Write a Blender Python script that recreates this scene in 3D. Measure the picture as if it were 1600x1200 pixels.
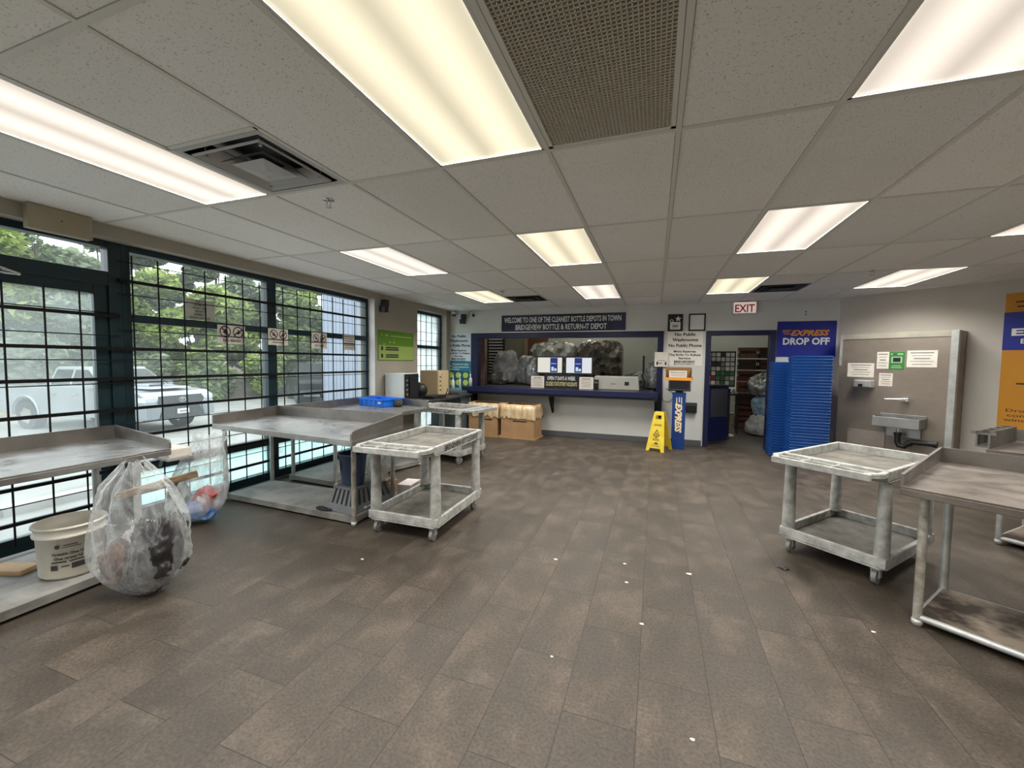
import bpy, math, random
import numpy as np
from mathutils import Matrix, Vector, noise

for _o in list(bpy.data.objects):
    bpy.data.objects.remove(_o)
SC = bpy.context.scene
COL = SC.collection
PI = math.pi

# ------------------------------------------------------------------ camera
EYE = 1.45                      # lens height above the floor; the room's x/y origin is under the lens
cam_data = bpy.data.cameras.new('camera')
cam_data.sensor_fit = 'HORIZONTAL'
cam_data.sensor_width = 36.0
cam_data.lens = 639.13 * 36.0 / 1600.0
cam_data.clip_start = 0.05
cam_data.clip_end = 300
cam = bpy.data.objects.new('camera', cam_data)
COL.objects.link(cam)
SC.camera = cam


def camera_axes(yaw, pitch, roll):
    f = Vector((math.sin(yaw) * math.cos(pitch), math.cos(yaw) * math.cos(pitch), math.sin(pitch)))
    r = Vector((math.cos(yaw), -math.sin(yaw), 0))
    u = r.cross(f)
    return r * math.cos(roll) + u * math.sin(roll), -r * math.sin(roll) + u * math.cos(roll), f


_r, _u, _f = camera_axes(-.3358, -.0547, .0116)
cam.matrix_world = Matrix(((_r.x, _u.x, -_f.x, 0), (_r.y, _u.y, -_f.y, 0), (_r.z, _u.z, -_f.z, EYE), (0, 0, 0, 1)))

# ------------------------------------------------------------------ world, exposure
SC.view_settings.view_transform = 'Standard'
SC.view_settings.look = 'None'
SC.view_settings.gamma = 1
SC.view_settings.use_curve_mapping = False
SC.view_settings.exposure = 0.12
LAMP = 0.95          # glow of the ceiling diffusers
TUBES = 30.0        # watts each luminaire throws downward
SKY = 4.0          # overcast sky

world = bpy.data.worlds.new('overcast')
SC.world = world
world.use_nodes = True
wn = world.node_tree
wn.nodes.clear()
_out = wn.nodes.new('ShaderNodeOutputWorld')
_bg = wn.nodes.new('ShaderNodeBackground')
_tc = wn.nodes.new('ShaderNodeTexCoord')
_sx = wn.nodes.new('ShaderNodeSeparateXYZ')
_cr = wn.nodes.new('ShaderNodeValToRGB')
_cr.color_ramp.elements[0].position = 0.0
_cr.color_ramp.elements[0].color = (0.55, 0.6, 0.62, 1)
_cr.color_ramp.elements[1].position = 0.5
_cr.color_ramp.elements[1].color = (0.86, 0.95, 1.0, 1)
wn.links.new(_tc.outputs['Generated'], _sx.inputs[0])
wn.links.new(_sx.outputs['Z'], _cr.inputs[0])
wn.links.new(_cr.outputs[0], _bg.inputs['Color'])
_bg.inputs['Strength'].default_value = SKY
wn.links.new(_bg.outputs[0], _out.inputs['Surface'])

# ------------------------------------------------------------------ room measures
XL = -4.15          # inner face of the left wall
XW = -4.27          # inner face of the left window frames
YB = 7.85           # face of the back wall
CH = 2.51           # ceiling height
XR = 5.37
YF = -3.2
CW = 0.61           # ceiling module
CD = 1.22
GX, GY = -1.15, 2.048
ANG = math.radians(-41)


def cellx(u): return GX + CW * u
def celly(v): return GY + CD * v


# ------------------------------------------------------------------ helpers
def srgb(h):
    h = h.lstrip('#')
    c = [int(h[i:i + 2], 16) / 255 for i in (0, 2, 4)]
    return tuple((x / 12.92 if x <= .04045 else ((x + .055) / 1.055) ** 2.4) for x in c) + (1,)


def newmat(name):
    m = bpy.data.materials.new(name)
    m.use_nodes = True
    return m, m.node_tree, m.node_tree.nodes['Principled BSDF']


def mat(name, col, rough=.6, metal=0.0, col2=None, scale=6.0, amount=.5, bump=0.0, bscale=None,
        detail=4.0, spec=.5, island=0.0, stretch=(1, 1, 1), lo=.35, hi=.65):
    """plain procedural material: one colour or two mixed by noise, with optional bump"""
    m, nt, b = newmat(name)
    b.inputs['Roughness'].default_value = rough
    b.inputs['Metallic'].default_value = metal
    b.inputs['Specular IOR Level'].default_value = spec
    c1 = srgb(col)
    tc = nt.nodes.new('ShaderNodeTexCoord')
    mp = nt.nodes.new('ShaderNodeMapping')
    mp.inputs['Scale'].default_value = stretch
    nt.links.new(tc.outputs['Object'], mp.inputs[0])
    last = None
    if col2:
        n = nt.nodes.new('ShaderNodeTexNoise')
        n.inputs['Scale'].default_value = scale
        n.inputs['Detail'].default_value = detail
        n.inputs['Roughness'].default_value = .6
        nt.links.new(mp.outputs[0], n.inputs['Vector'])
        r = nt.nodes.new('ShaderNodeValToRGB')
        r.color_ramp.elements[0].position = lo
        r.color_ramp.elements[1].position = hi
        r.color_ramp.elements[0].color = c1
        r.color_ramp.elements[1].color = srgb(col2)
        nt.links.new(n.outputs['Fac'], r.inputs[0])
        last = r.outputs[0]
    if island > 0:
        g = nt.nodes.new('ShaderNodeNewGeometry')
        mr = nt.nodes.new('ShaderNodeMapRange')
        mr.inputs[3].default_value = 1 - island
        mr.inputs[4].default_value = 1 + island
        nt.links.new(g.outputs['Random Per Island'], mr.inputs[0])
        mx = nt.nodes.new('ShaderNodeMix')
        mx.data_type = 'RGBA'
        mx.blend_type = 'MULTIPLY'
        mx.inputs[0].default_value = 1
        if last: nt.links.new(last, mx.inputs[6])
        else: mx.inputs[6].default_value = c1
        nt.links.new(mr.outputs[0], mx.inputs[7])
        last = mx.outputs[2]
    if last: nt.links.new(last, b.inputs['Base Color'])
    else: b.inputs['Base Color'].default_value = c1
    if bump > 0:
        n2 = nt.nodes.new('ShaderNodeTexNoise')
        n2.inputs['Scale'].default_value = bscale or scale
        n2.inputs['Detail'].default_value = 5
        nt.links.new(mp.outputs[0], n2.inputs['Vector'])
        bp = nt.nodes.new('ShaderNodeBump')
        bp.inputs['Strength'].default_value = bump
        bp.inputs['Distance'].default_value = .01
        nt.links.new(n2.outputs['Fac'], bp.inputs['Height'])
        nt.links.new(bp.outputs[0], b.inputs['Normal'])
    return m


def emis(name, col, s):
    m, nt, b = newmat(name)
    b.inputs['Base Color'].default_value = (0, 0, 0, 1)
    b.inputs['Emission Color'].default_value = srgb(col)
    b.inputs['Emission Strength'].default_value = s
    return m


class MB:
    """collects shapes for ONE mesh; faces may carry a material index"""
    def __init__(s):
        s.v = []; s.f = []; s.mi = []; s.sm = []; s.M = None

    def add(s, vs, fs, mi=0, smooth=False):
        o = len(s.v)
        if s.M is not None: vs = [tuple(s.M @ Vector(p)) for p in vs]
        s.v += [tuple(p) for p in vs]
        s.f += [tuple(i + o for i in f) for f in fs]
        s.mi += [mi] * len(fs); s.sm += [smooth] * len(fs)
        return s

    def box(s, x0, x1, y0, y1, z0, z1, mi=0):
        x0, x1 = min(x0, x1), max(x0, x1); y0, y1 = min(y0, y1), max(y0, y1); z0, z1 = min(z0, z1), max(z0, z1)
        vs = [(x0, y0, z0), (x1, y0, z0), (x1, y1, z0), (x0, y1, z0), (x0, y0, z1), (x1, y0, z1), (x1, y1, z1), (x0, y1, z1)]
        return s.add(vs, [(0, 3, 2, 1), (4, 5, 6, 7), (0, 1, 5, 4), (1, 2, 6, 5), (2, 3, 7, 6), (3, 0, 4, 7)], mi)

    def frus(s, x0, x1, y0, y1, z0, X0, X1, Y0, Y1, z1, mi=0):
        vs = [(x0, y0, z0), (x1, y0, z0), (x1, y1, z0), (x0, y1, z0), (X0, Y0, z1), (X1, Y0, z1), (X1, Y1, z1), (X0, Y1, z1)]
        return s.add(vs, [(0, 3, 2, 1), (4, 5, 6, 7), (0, 1, 5, 4), (1, 2, 6, 5), (2, 3, 7, 6), (3, 0, 4, 7)], mi)

    def quad(s, a, b, c, d, mi=0):
        return s.add([a, b, c, d], [(0, 1, 2, 3)], mi)

    def rect(s, cx, cy, w, h, z=0.0, mi=0):
        return s.quad((cx - w / 2, cy - h / 2, z), (cx + w / 2, cy - h / 2, z), (cx + w / 2, cy + h / 2, z), (cx - w / 2, cy + h / 2, z), mi)

    def prism(s, poly, z0, z1, mi=0):
        n = len(poly)
        a = sum(poly[i][0] * poly[(i + 1) % n][1] - poly[(i + 1) % n][0] * poly[i][1] for i in range(n))
        if a < 0: poly = poly[::-1]
        vs = [(p[0], p[1], z0) for p in poly] + [(p[0], p[1], z1) for p in poly]
        fs = [tuple(range(n))[::-1], tuple(range(n, 2 * n))] + [(i, (i + 1) % n, n + (i + 1) % n, n + i) for i in range(n)]
        return s.add(vs, fs, mi)

    def extr(s, prof, y0, y1, mi=0):
        """closed x/z outline pushed along y"""
        n = len(prof)
        vs = [(p[0], y0, p[1]) for p in prof] + [(p[0], y1, p[1]) for p in prof]
        fs = [tuple(range(n)), tuple(range(n, 2 * n))[::-1]] + [(i, n + i, n + (i + 1) % n, (i + 1) % n) for i in range(n)]
        return s.add(vs, fs, mi)

    def tube(s, pts, r, n=10, mi=0, cap=True):
        pts = [Vector(p) for p in pts]
        rs = r if isinstance(r, (list, tuple)) else [r] * len(pts)
        vs = []; fs = []
        up = None
        for i, p in enumerate(pts):
            d = (pts[min(i + 1, len(pts) - 1)] - pts[max(i - 1, 0)]).normalized()
            if up is None:
                up = Vector((0, 0, 1)) if abs(d.z) < .9 else Vector((1, 0, 0))
            a = d.cross(up).normalized(); b = a.cross(d).normalized(); up = b
            for k in range(n):
                t = 2 * PI * k / n
                vs.append(p + (a * math.cos(t) + b * math.sin(t)) * rs[i])
        for i in range(len(pts) - 1):
            for k in range(n):
                fs.append((i * n + k, i * n + (k + 1) % n, (i + 1) * n + (k + 1) % n, (i + 1) * n + k))
        s.add(vs, fs, mi, True)
        if cap:
            m = (len(pts) - 1) * n
            s.add(vs[:n], [tuple(range(n))], mi); s.add(vs[m:m + n], [tuple(range(n))[::-1]], mi)
        return s

    def lathe(s, prof, c=(0, 0, 0), n=28, mi=0, ex=1.0, ey=1.0, smooth=True):
        """profile of (radius, height) turned about the vertical through c"""
        vs = []; fs = []
        for r, z in prof:
            for k in range(n):
                t = 2 * PI * k / n
                vs.append((c[0] + r * ex * math.cos(t), c[1] + r * ey * math.sin(t), c[2] + z))
        for i in range(len(prof) - 1):
            for k in range(n):
                fs.append((i * n + k, i * n + (k + 1) % n, (i + 1) * n + (k + 1) % n, (i + 1) * n + k))
        return s.add(vs, fs, mi, smooth)

    def disc(s, cx, cy, r, z=0.0, n=24, mi=0, r2=None):
        """flat disc, or ring if r2"""
        if r2 is None:
            return s.add([(cx + r * math.cos(2 * PI * k / n), cy + r * math.sin(2 * PI * k / n), z) for k in range(n)], [tuple(range(n))], mi)
        vs = [(cx + q * math.cos(2 * PI * k / n), cy + q * math.sin(2 * PI * k / n), z) for q in (r, r2) for k in range(n)]
        return s.add(vs, [(k, (k + 1) % n, n + (k + 1) % n, n + k) for k in range(n)], mi)

    def text(s, body, x, y, h, w=None, z=.002, align='C', mi=0, shear=0.0, bold=.012, wmax=None, mirror=False):
        """printed lettering: cap height h, optionally squeezed to total width w, centre line at y"""
        vs, fs, x0, x1, y0, y1 = glyphs(body, shear, bold)
        k = h / CAP
        kx = k
        if w: kx = w / max(1e-6, x1 - x0)
        if wmax and (x1 - x0) * kx > wmax: kx = wmax / (x1 - x0)
        W = (x1 - x0) * kx
        ox = {'C': x - W / 2, 'L': x, 'R': x - W}[align]
        out = [((ox + (W - (p[0] - x0) * kx if mirror else (p[0] - x0) * kx)), y - h / 2 + p[1] * k, z) for p in vs]
        return s.add(out, fs, mi)

    def make(s, name, mats, parent=None, bevel=0, segs=2, label=None):
        me = bpy.data.meshes.new(name)
        me.from_pydata(s.v, [], s.f)
        if not isinstance(mats, (list, tuple)): mats = [mats]
        for m in mats: me.materials.append(m)
        me.polygons.foreach_set('material_index', s.mi)
        me.polygons.foreach_set('use_smooth', s.sm)
        me.update()
        o = bpy.data.objects.new(name, me)
        COL.objects.link(o)
        if parent is not None: o.parent = parent
        if bevel:
            md = o.modifiers.new('bevel', 'BEVEL')
            md.width = bevel; md.segments = segs; md.limit_method = 'ANGLE'; md.angle_limit = math.radians(40)
        if label: o['label'] = label
        return o


_G = {}
CAP = .7


def glyphs(body, shear, bold):
    key = (body, shear, bold)
    if key in _G: return _G[key]
    cu = bpy.data.curves.new('t', 'FONT')
    cu.body = body; cu.size = 1; cu.shear = shear; cu.offset = bold; cu.resolution_u = 2
    ob = bpy.data.objects.new('t', cu)
    COL.objects.link(ob)
    bpy.context.view_layer.update()
    ev = ob.evaluated_get(bpy.context.evaluated_depsgraph_get())
    me = ev.to_mesh()
    vs = [tuple(v.co) for v in me.vertices]
    fs = [tuple(p.vertices) for p in me.polygons]
    ev.to_mesh_clear()
    bpy.data.objects.remove(ob); bpy.data.curves.remove(cu)
    xs = [v[0] for v in vs] or [0, 1]; ys = [v[1] for v in vs] or [0, 1]
    _G[key] = (vs, fs, min(xs), max(xs), min(ys), max(ys))
    return _G[key]


def tag(o, label, cat, group=None):
    o['label'] = label; o['category'] = cat
    if group: o['group'] = group
    return o


def struct(o):
    o['kind'] = 'structure'
    return o


def thing(name, label, cat, loc=(0, 0, 0), rz=0.0, group=None, M=None):
    o = bpy.data.objects.new(name, None)
    o.empty_display_size = .1
    COL.objects.link(o)
    if M is not None: o.matrix_world = M
    else:
        o.location = loc; o.rotation_euler = (0, 0, rz)
    return tag(o, label, cat, group)


def face_back(x, z, y=YB):          # frame of a sheet on a wall that faces the room's front
    return Matrix(((1, 0, 0, x), (0, 0, -1, y), (0, 1, 0, z), (0, 0, 0, 1)))


def face_left(y, z, x=XL):          # sheet on the left wall, read looking left
    return Matrix(((0, 0, 1, x), (1, 0, 0, y), (0, 1, 0, z), (0, 0, 0, 1)))


def face_angled(s, z, off=0.0):     # sheet on the angled wall, s metres along it from the corner
    dx, dy = math.cos(ANG), math.sin(ANG)
    nx, ny = dy, -dx
    return Matrix(((dx, 0, nx, 2.73 + dx * s + nx * off), (dy, 0, ny, YB + dy * s + ny * off), (0, 1, 0, z), (0, 0, 0, 1)))


def dup(root, label=None, loc=None, group=None, rot=None):
    r = root.copy(); COL.objects.link(r)
    if loc is not None: r.location = loc
    if rot is not None: r.rotation_euler = (0, 0, rot)
    if label: r['label'] = label
    if group: r['group'] = group
    for c in root.children:
        k = c.copy(); COL.objects.link(k); k.parent = r
        for g in c.children:
            q = g.copy(); COL.objects.link(q); q.parent = k
    return r


# ------------------------------------------------------------------ materials
M = {}
M['wallangled'] = mat('angled painted wall', 'c6c0b7', .75, col2='c0bab0', scale=2.5)
M['wall'] = mat('painted wall', 'd6d6d2', .75, col2='d0d0cb', scale=2.5, bump=.05, bscale=160)
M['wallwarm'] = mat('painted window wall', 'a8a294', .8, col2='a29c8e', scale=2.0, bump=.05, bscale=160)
M['header'] = mat('painted header', '8f8e8e', .8)
M['white'] = mat('white paint', 'd9d9d4', .5)
M['navy'] = mat('navy paint', '10153a', .4, col2='151b45', scale=5)
M['base'] = mat('grey rubber base', '55565a', .6)
M['teal'] = mat('dark teal aluminium', '06232a', .4, col2='092c33', scale=3, spec=.5)
M['black'] = mat('black paint', '050607', .5, spec=.3)
M['blackmat'] = mat('black plastic', '121315', .5, col2='1a1b1e', scale=9)
M['darkgrey'] = mat('dark grey laminate', '33353a', .5)
M['paper'] = mat('white paper', 'e4ddd2', .8, col2='d9d1c5', scale=8, bump=.15, bscale=12)
M['ink'] = mat('black ink', '17181c', .7)
M['greyink'] = mat('grey print', '7d7a78', .7)
M['board'] = mat('sign board', 'efebe2', .5, col2='e8e4da', scale=4)
M['chrome'] = mat('chrome', 'd0d2d4', .25, 1.0)
M['bgwall'] = mat('back room wall', 'b9beb8', .8, col2='b0b5af', scale=1.2)
M['bgfloor'] = mat('back room floor', '3a3734', .5, col2='4a4642', scale=3)
M['cardboard'] = mat('cardboard', 'b08c63', .8, col2='a17e58', scale=5)
M['cardliner'] = mat('liner folded over cardboard', 'b8976c', .2, col2='d9c6a2', scale=14, bump=.9, bscale=18, stretch=(1, 1, .35))
M['yellow'] = mat('yellow plastic', 'e8cb3a', .45, col2='d6b92e', scale=8)
M['blue'] = mat('blue tray plastic', '0a4c9a', .45, col2='09448c', scale=7)
M['brightblue'] = mat('bright blue plastic', '1565cf', .4, col2='1b6fdb', scale=9)
M['royal'] = mat('royal blue print', '0b1f8c', .45)
M['signorange'] = mat('orange print', 'e8952c', .6)
M['signyellow'] = mat('amber print', 'c98a1c', .55, col2='c2821a', scale=2)
M['whiteink'] = mat('white print', 'e8e8e8', .5)
M['postblue'] = mat('blue post', '123577', .4, col2='153c82', scale=5)
M['greenp'] = mat('green print', '5f8f1e', .5, col2='558217', scale=12)
M['greenl'] = mat('light green print', '9cb25f', .5)
M['greend'] = mat('leaf green print', '2f7a33', .5)
M['tealp'] = mat('teal print', '0e7f98', .5)
M['teald'] = mat('deep teal print', '0b5263', .5)
M['cyanp'] = mat('pale cyan print', '4fb4d8', .5)
M['lime'] = mat('lime print', 'b4cf5a', .5)
M['tan'] = mat('beige plastic', 'b5a081', .5, col2='ac9778', scale=3)
M['whitepl'] = mat('white plastic', 'd3d9d8', .4)
M['woodold'] = mat('weathered wood', '8a7459', .75, col2='5f4c38', scale=14, stretch=(1, 6, 6), bump=.4)
M['shelfwood'] = mat('worn undershelf', '8d8b86', .6, col2='615e58', scale=3.5, bump=.15, bscale=30, lo=.42, hi=.7)
M['shelfdark'] = mat('stained undershelf', '85796a', .6, col2='2c221b', scale=3.4, bump=.15, bscale=30, lo=.42, hi=.58)
M['rubber'] = mat('grey caster rubber', '8b8b88', .6, col2='5e5e5c', scale=20)


def steelmat(name, c1, c2, rough=.36, metal=.85, sc=2.2):
    m, nt, b = newmat(name)
    tc = nt.nodes.new('ShaderNodeTexCoord')
    n = nt.nodes.new('ShaderNodeTexNoise'); n.inputs['Scale'].default_value = sc; n.inputs['Detail'].default_value = 7; n.inputs['Roughness'].default_value = .65
    r = nt.nodes.new('ShaderNodeValToRGB')
    r.color_ramp.elements[0].position = .33; r.color_ramp.elements[1].position = .7
    r.color_ramp.elements[0].color = srgb(c1); r.color_ramp.elements[1].color = srgb(c2)
    nt.links.new(tc.outputs['Object'], n.inputs['Vector']); nt.links.new(n.outputs['Fac'], r.inputs[0])
    nt.links.new(r.outputs[0], b.inputs['Base Color'])
    n2 = nt.nodes.new('ShaderNodeTexNoise'); n2.inputs['Scale'].default_value = sc * 3.5; n2.inputs['Detail'].default_value = 6
    mr = nt.nodes.new('ShaderNodeMapRange'); mr.inputs[1].default_value = .3; mr.inputs[2].default_value = .7
    mr.inputs[3].default_value = rough - .1; mr.inputs[4].default_value = rough + .16
    nt.links.new(tc.outputs['Object'], n2.inputs['Vector']); nt.links.new(n2.outputs['Fac'], mr.inputs[0])
    nt.links.new(mr.outputs[0], b.inputs['Roughness'])
    b.inputs['Metallic'].default_value = metal
    bp = nt.nodes.new('ShaderNodeBump'); bp.inputs['Strength'].default_value = .06; bp.inputs['Distance'].default_value = .02
    nt.links.new(n.outputs['Fac'], bp.inputs['Height']); nt.links.new(bp.outputs[0], b.inputs['Normal'])
    return m


M['steel'] = steelmat('worn stainless steel', '8d8b88', 'b4b3b0')
M['steelbrown'] = steelmat('stainless steel tinted by reflection', '6e655d', '938a82', .42)  # brown of the wall's reflection put into the steel colour
M['steelup'] = steelmat('stainless upstand', '77736e', '948f8a', .42)
M['pipe'] = steelmat('galvanised pipe', 'a7a8a4', 'c9cac6', .45, .6, 9)
M['rusty'] = steelmat('galvanised pipe with rust', '85796a', 'c4c2ba', .5, .5, 14)
M['panelsteel'] = steelmat('dull brushed steel panel', '8c8074', '9c9186', .5, .7, 1.6)
M['cart'] = mat('dirty grey structural foam', '85847f', .62, col2='b3b3ae', scale=16, detail=8, bump=.2, bscale=60, lo=.3, hi=.62)
M['cartin'] = mat('darker tray inside', '47443d', .6, col2='7b776d', scale=7, detail=8, bump=.2, bscale=50, lo=.3, hi=.7)  # mottled, darker than the cart body


def glassmat(name, haze, tint=(1, 1, 1, 1), hazecol='dfe6e4'):
    m, nt, b = newmat(name)
    out = nt.nodes['Material Output']
    nt.nodes.remove(b)
    tr = nt.nodes.new('ShaderNodeBsdfTransparent'); tr.inputs[0].default_value = tint
    gl = nt.nodes.new('ShaderNodeBsdfGlossy'); gl.inputs['Roughness'].default_value = .02
    gl.inputs[0].default_value = (.9, .9, .9, 1)
    fr = nt.nodes.new('ShaderNodeFresnel'); fr.inputs[0].default_value = 1.35
    mx = nt.nodes.new('ShaderNodeMixShader')
    nt.links.new(fr.outputs[0], mx.inputs[0]); nt.links.new(tr.outputs[0], mx.inputs[1]); nt.links.new(gl.outputs[0], mx.inputs[2])
    df = nt.nodes.new('ShaderNodeBsdfTranslucent'); df.inputs[0].default_value = srgb(hazecol)
    tc = nt.nodes.new('ShaderNodeTexCoord')
    n = nt.nodes.new('ShaderNodeTexNoise'); n.inputs['Scale'].default_value = 2.2; n.inputs['Detail'].default_value = 6
    nt.links.new(tc.outputs['Object'], n.inputs['Vector'])
    mr = nt.nodes.new('ShaderNodeMapRange'); mr.inputs[1].default_value = .3; mr.inputs[2].default_value = .75
    mr.inputs[3].default_value = haze * .5; mr.inputs[4].default_value = haze * 1.5
    nt.links.new(n.outputs['Fac'], mr.inputs[0])
    m2 = nt.nodes.new('ShaderNodeMixShader')
    nt.links.new(mr.outputs[0], m2.inputs[0]); nt.links.new(mx.outputs[0], m2.inputs[1]); nt.links.new(df.outputs[0], m2.inputs[2])
    nt.links.new(m2.outputs[0], out.inputs['Surface'])
    return m


M['glass'] = glassmat('window glass', .07)
M['doorglass'] = glassmat('grimy door glass', .24)
M['frost'] = glassmat('frosted film', .80, (.85, 1, 1, 1), 'c9f2ef')
M['frostw'] = glassmat('white frosted film', .80, (.95, 1, 1, 1), 'eef7f5')


def filmmat(name, alpha=.35, col='e9ecec', rough=.12, nsc=9, bump=.8, gl=.35):
    """thin clear polythene: see-through, milky in places, glossy creases"""
    m, nt, b = newmat(name)
    out = nt.nodes['Material Output']
    b.inputs['Base Color'].default_value = srgb(col)
    b.inputs['Roughness'].default_value = rough
    b.inputs['Specular IOR Level'].default_value = .8
    tc = nt.nodes.new('ShaderNodeTexCoord')
    mp = nt.nodes.new('ShaderNodeMapping'); mp.inputs['Scale'].default_value = (1, 1, .4)
    nt.links.new(tc.outputs['Object'], mp.inputs[0])
    n = nt.nodes.new('ShaderNodeTexNoise'); n.inputs['Scale'].default_value = nsc; n.inputs['Detail'].default_value = 6; n.inputs['Distortion'].default_value = 1.2
    nt.links.new(mp.outputs[0], n.inputs['Vector'])
    bp = nt.nodes.new('ShaderNodeBump'); bp.inputs['Strength'].default_value = bump; bp.inputs['Distance'].default_value = .05
    nt.links.new(n.outputs['Fac'], bp.inputs['Height']); nt.links.new(bp.outputs[0], b.inputs['Normal'])
    tr = nt.nodes.new('ShaderNodeBsdfTransparent'); tr.inputs[0].default_value = (.96, .97, .97, 1)
    mr = nt.nodes.new('ShaderNodeMapRange'); mr.inputs[1].default_value = .35; mr.inputs[2].default_value = .72
    mr.inputs[3].default_value = alpha * .35; mr.inputs[4].default_value = min(1, alpha * 2)
    nt.links.new(n.outputs['Fac'], mr.inputs[0])
    lw = nt.nodes.new('ShaderNodeLayerWeight'); lw.inputs[0].default_value = gl
    nt.links.new(bp.outputs[0], lw.inputs['Normal'])
    ad = nt.nodes.new('ShaderNodeMath'); ad.operation = 'ADD'; ad.use_clamp = True
    ml = nt.nodes.new('ShaderNodeMath'); ml.operation = 'MULTIPLY'; ml.inputs[1].default_value = .6
    nt.links.new(lw.outputs['Facing'], ml.inputs[0])
    nt.links.new(mr.outputs[0], ad.inputs[0]); nt.links.new(ml.outputs[0], ad.inputs[1])
    mx = nt.nodes.new('ShaderNodeMixShader')
    nt.links.new(ad.outputs[0], mx.inputs[0]); nt.links.new(tr.outputs[0], mx.inputs[1]); nt.links.new(b.outputs[0], mx.inputs[2])
    nt.links.new(mx.outputs[0], out.inputs['Surface'])
    return m


M['film'] = filmmat('clear polythene', .12, gl=.2)
M['filmmilky'] = filmmat('milky polythene', .26, gl=.3)
M['filmgrey'] = filmmat('grey polythene', .75, '8d9496', .25, 6, .8, .3)


def floormat():
    m, nt, b = newmat('slate plank tiles')
    L = nt.links
    tc = nt.nodes.new('ShaderNodeTexCoord')
    mp = nt.nodes.new('ShaderNodeMapping')      # long side of each plank runs away from the window end of the room
    mp.inputs['Rotation'].default_value = (0, 0, PI / 2)
    mp.inputs['Location'].default_value = (2.5, 2.10, 0)
    L.new(tc.outputs['Object'], mp.inputs[0])
    br = nt.nodes.new('ShaderNodeTexBrick')
    br.offset = .5; br.offset_frequency = 2
    br.inputs['Scale'].default_value = 1
    br.inputs['Brick Width'].default_value = .5915
    br.inputs['Row Height'].default_value = .2957
    br.inputs['Mortar Size'].default_value = .0021
    br.inputs['Mortar Smooth'].default_value = .3
    br.inputs['Bias'].default_value = 0
    br.inputs['Color1'].default_value = (0, 0, 0, 1)
    br.inputs['Color2'].default_value = (1, 1, 1, 1)
    br.inputs['Mortar'].default_value = (.5, .5, .5, 1)
    L.new(mp.outputs[0], br.inputs['Vector'])
    # cloudy slate pattern, shifted for every plank
    add = nt.nodes.new('ShaderNodeVectorMath'); add.operation = 'ADD'
    sc = nt.nodes.new('ShaderNodeVectorMath'); sc.operation = 'SCALE'; sc.inputs['Scale'].default_value = 9
    L.new(br.outputs['Color'], sc.inputs[0]); L.new(tc.outputs['Object'], add.inputs[0]); L.new(sc.outputs[0], add.inputs[1])
    mp2 = nt.nodes.new('ShaderNodeMapping'); mp2.inputs['Scale'].default_value = (1.9, 1.3, 1)
    L.new(add.outputs[0], mp2.inputs[0])
    n1 = nt.nodes.new('ShaderNodeTexNoise'); n1.inputs['Scale'].default_value = 2.6; n1.inputs['Detail'].default_value = 9; n1.inputs['Roughness'].default_value = .62
    L.new(mp2.outputs[0], n1.inputs['Vector'])
    r1 = nt.nodes.new('ShaderNodeValToRGB')
    e = r1.color_ramp.elements
    e[0].position = .3; e[0].color = srgb('38322b')
    e[1].position = .72; e[1].color = srgb('594f45')
    q = e.new(.5); q.color = srgb('443c33')
    L.new(n1.outputs['Fac'], r1.inputs[0])
    n2 = nt.nodes.new('ShaderNodeTexNoise'); n2.inputs['Scale'].default_value = 75; n2.inputs['Detail'].default_value = 5
    L.new(tc.outputs['Object'], n2.inputs['Vector'])
    mr = nt.nodes.new('ShaderNodeMapRange'); mr.inputs[1].default_value = .3; mr.inputs[2].default_value = .7; mr.inputs[3].default_value = .66; mr.inputs[4].default_value = 1.34
    L.new(n2.outputs['Fac'], mr.inputs[0])
    mxa = nt.nodes.new('ShaderNodeMix'); mxa.data_type = 'RGBA'; mxa.blend_type = 'MULTIPLY'; mxa.inputs[0].default_value = 1
    L.new(r1.outputs[0], mxa.inputs[6]); L.new(mr.outputs[0], mxa.inputs[7])
    # tone of each plank
    mr2 = nt.nodes.new('ShaderNodeMapRange'); mr2.inputs[3].default_value = .93; mr2.inputs[4].default_value = 1.06
    L.new(br.outputs['Color'], mr2.inputs[0])
    mxb = nt.nodes.new('ShaderNodeMix'); mxb.data_type = 'RGBA'; mxb.blend_type = 'MULTIPLY'; mxb.inputs[0].default_value = 1
    L.new(mxa.outputs[2], mxb.inputs[6]); L.new(mr2.outputs[0], mxb.inputs[7])
    # scuffed pale patches
    n3 = nt.nodes.new('ShaderNodeTexNoise'); n3.inputs['Scale'].default_value = 2.2; n3.inputs['Detail'].default_value = 8; n3.inputs['Roughness'].default_value = .75
    L.new(tc.outputs['Object'], n3.inputs['Vector'])
    r3 = nt.nodes.new('ShaderNodeValToRGB'); r3.color_ramp.elements[0].position = .58; r3.color_ramp.elements[0].color = (0, 0, 0, 1)
    r3.color_ramp.elements[1].position = .78; r3.color_ramp.elements[1].color = (.45, .45, .45, 1)
    L.new(n3.outputs['Fac'], r3.inputs[0])
    mxc = nt.nodes.new('ShaderNodeMix'); mxc.data_type = 'RGBA'
    mxc.inputs[7].default_value = srgb('776f66')
    L.new(r3.outputs[0], mxc.inputs[0]); L.new(mxb.outputs[2], mxc.inputs[6])
    # joints
    mxd = nt.nodes.new('ShaderNodeMix'); mxd.data_type = 'RGBA'
    mxd.inputs[7].default_value = srgb('201d1b')
    ml = nt.nodes.new('ShaderNodeMath'); ml.operation = 'MULTIPLY'; ml.inputs[1].default_value = .8
    L.new(br.outputs['Fac'], ml.inputs[0])
    L.new(ml.outputs[0], mxd.inputs[0]); L.new(mxc.outputs[2], mxd.inputs[6])
    L.new(mxd.outputs[2], b.inputs['Base Color'])
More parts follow.
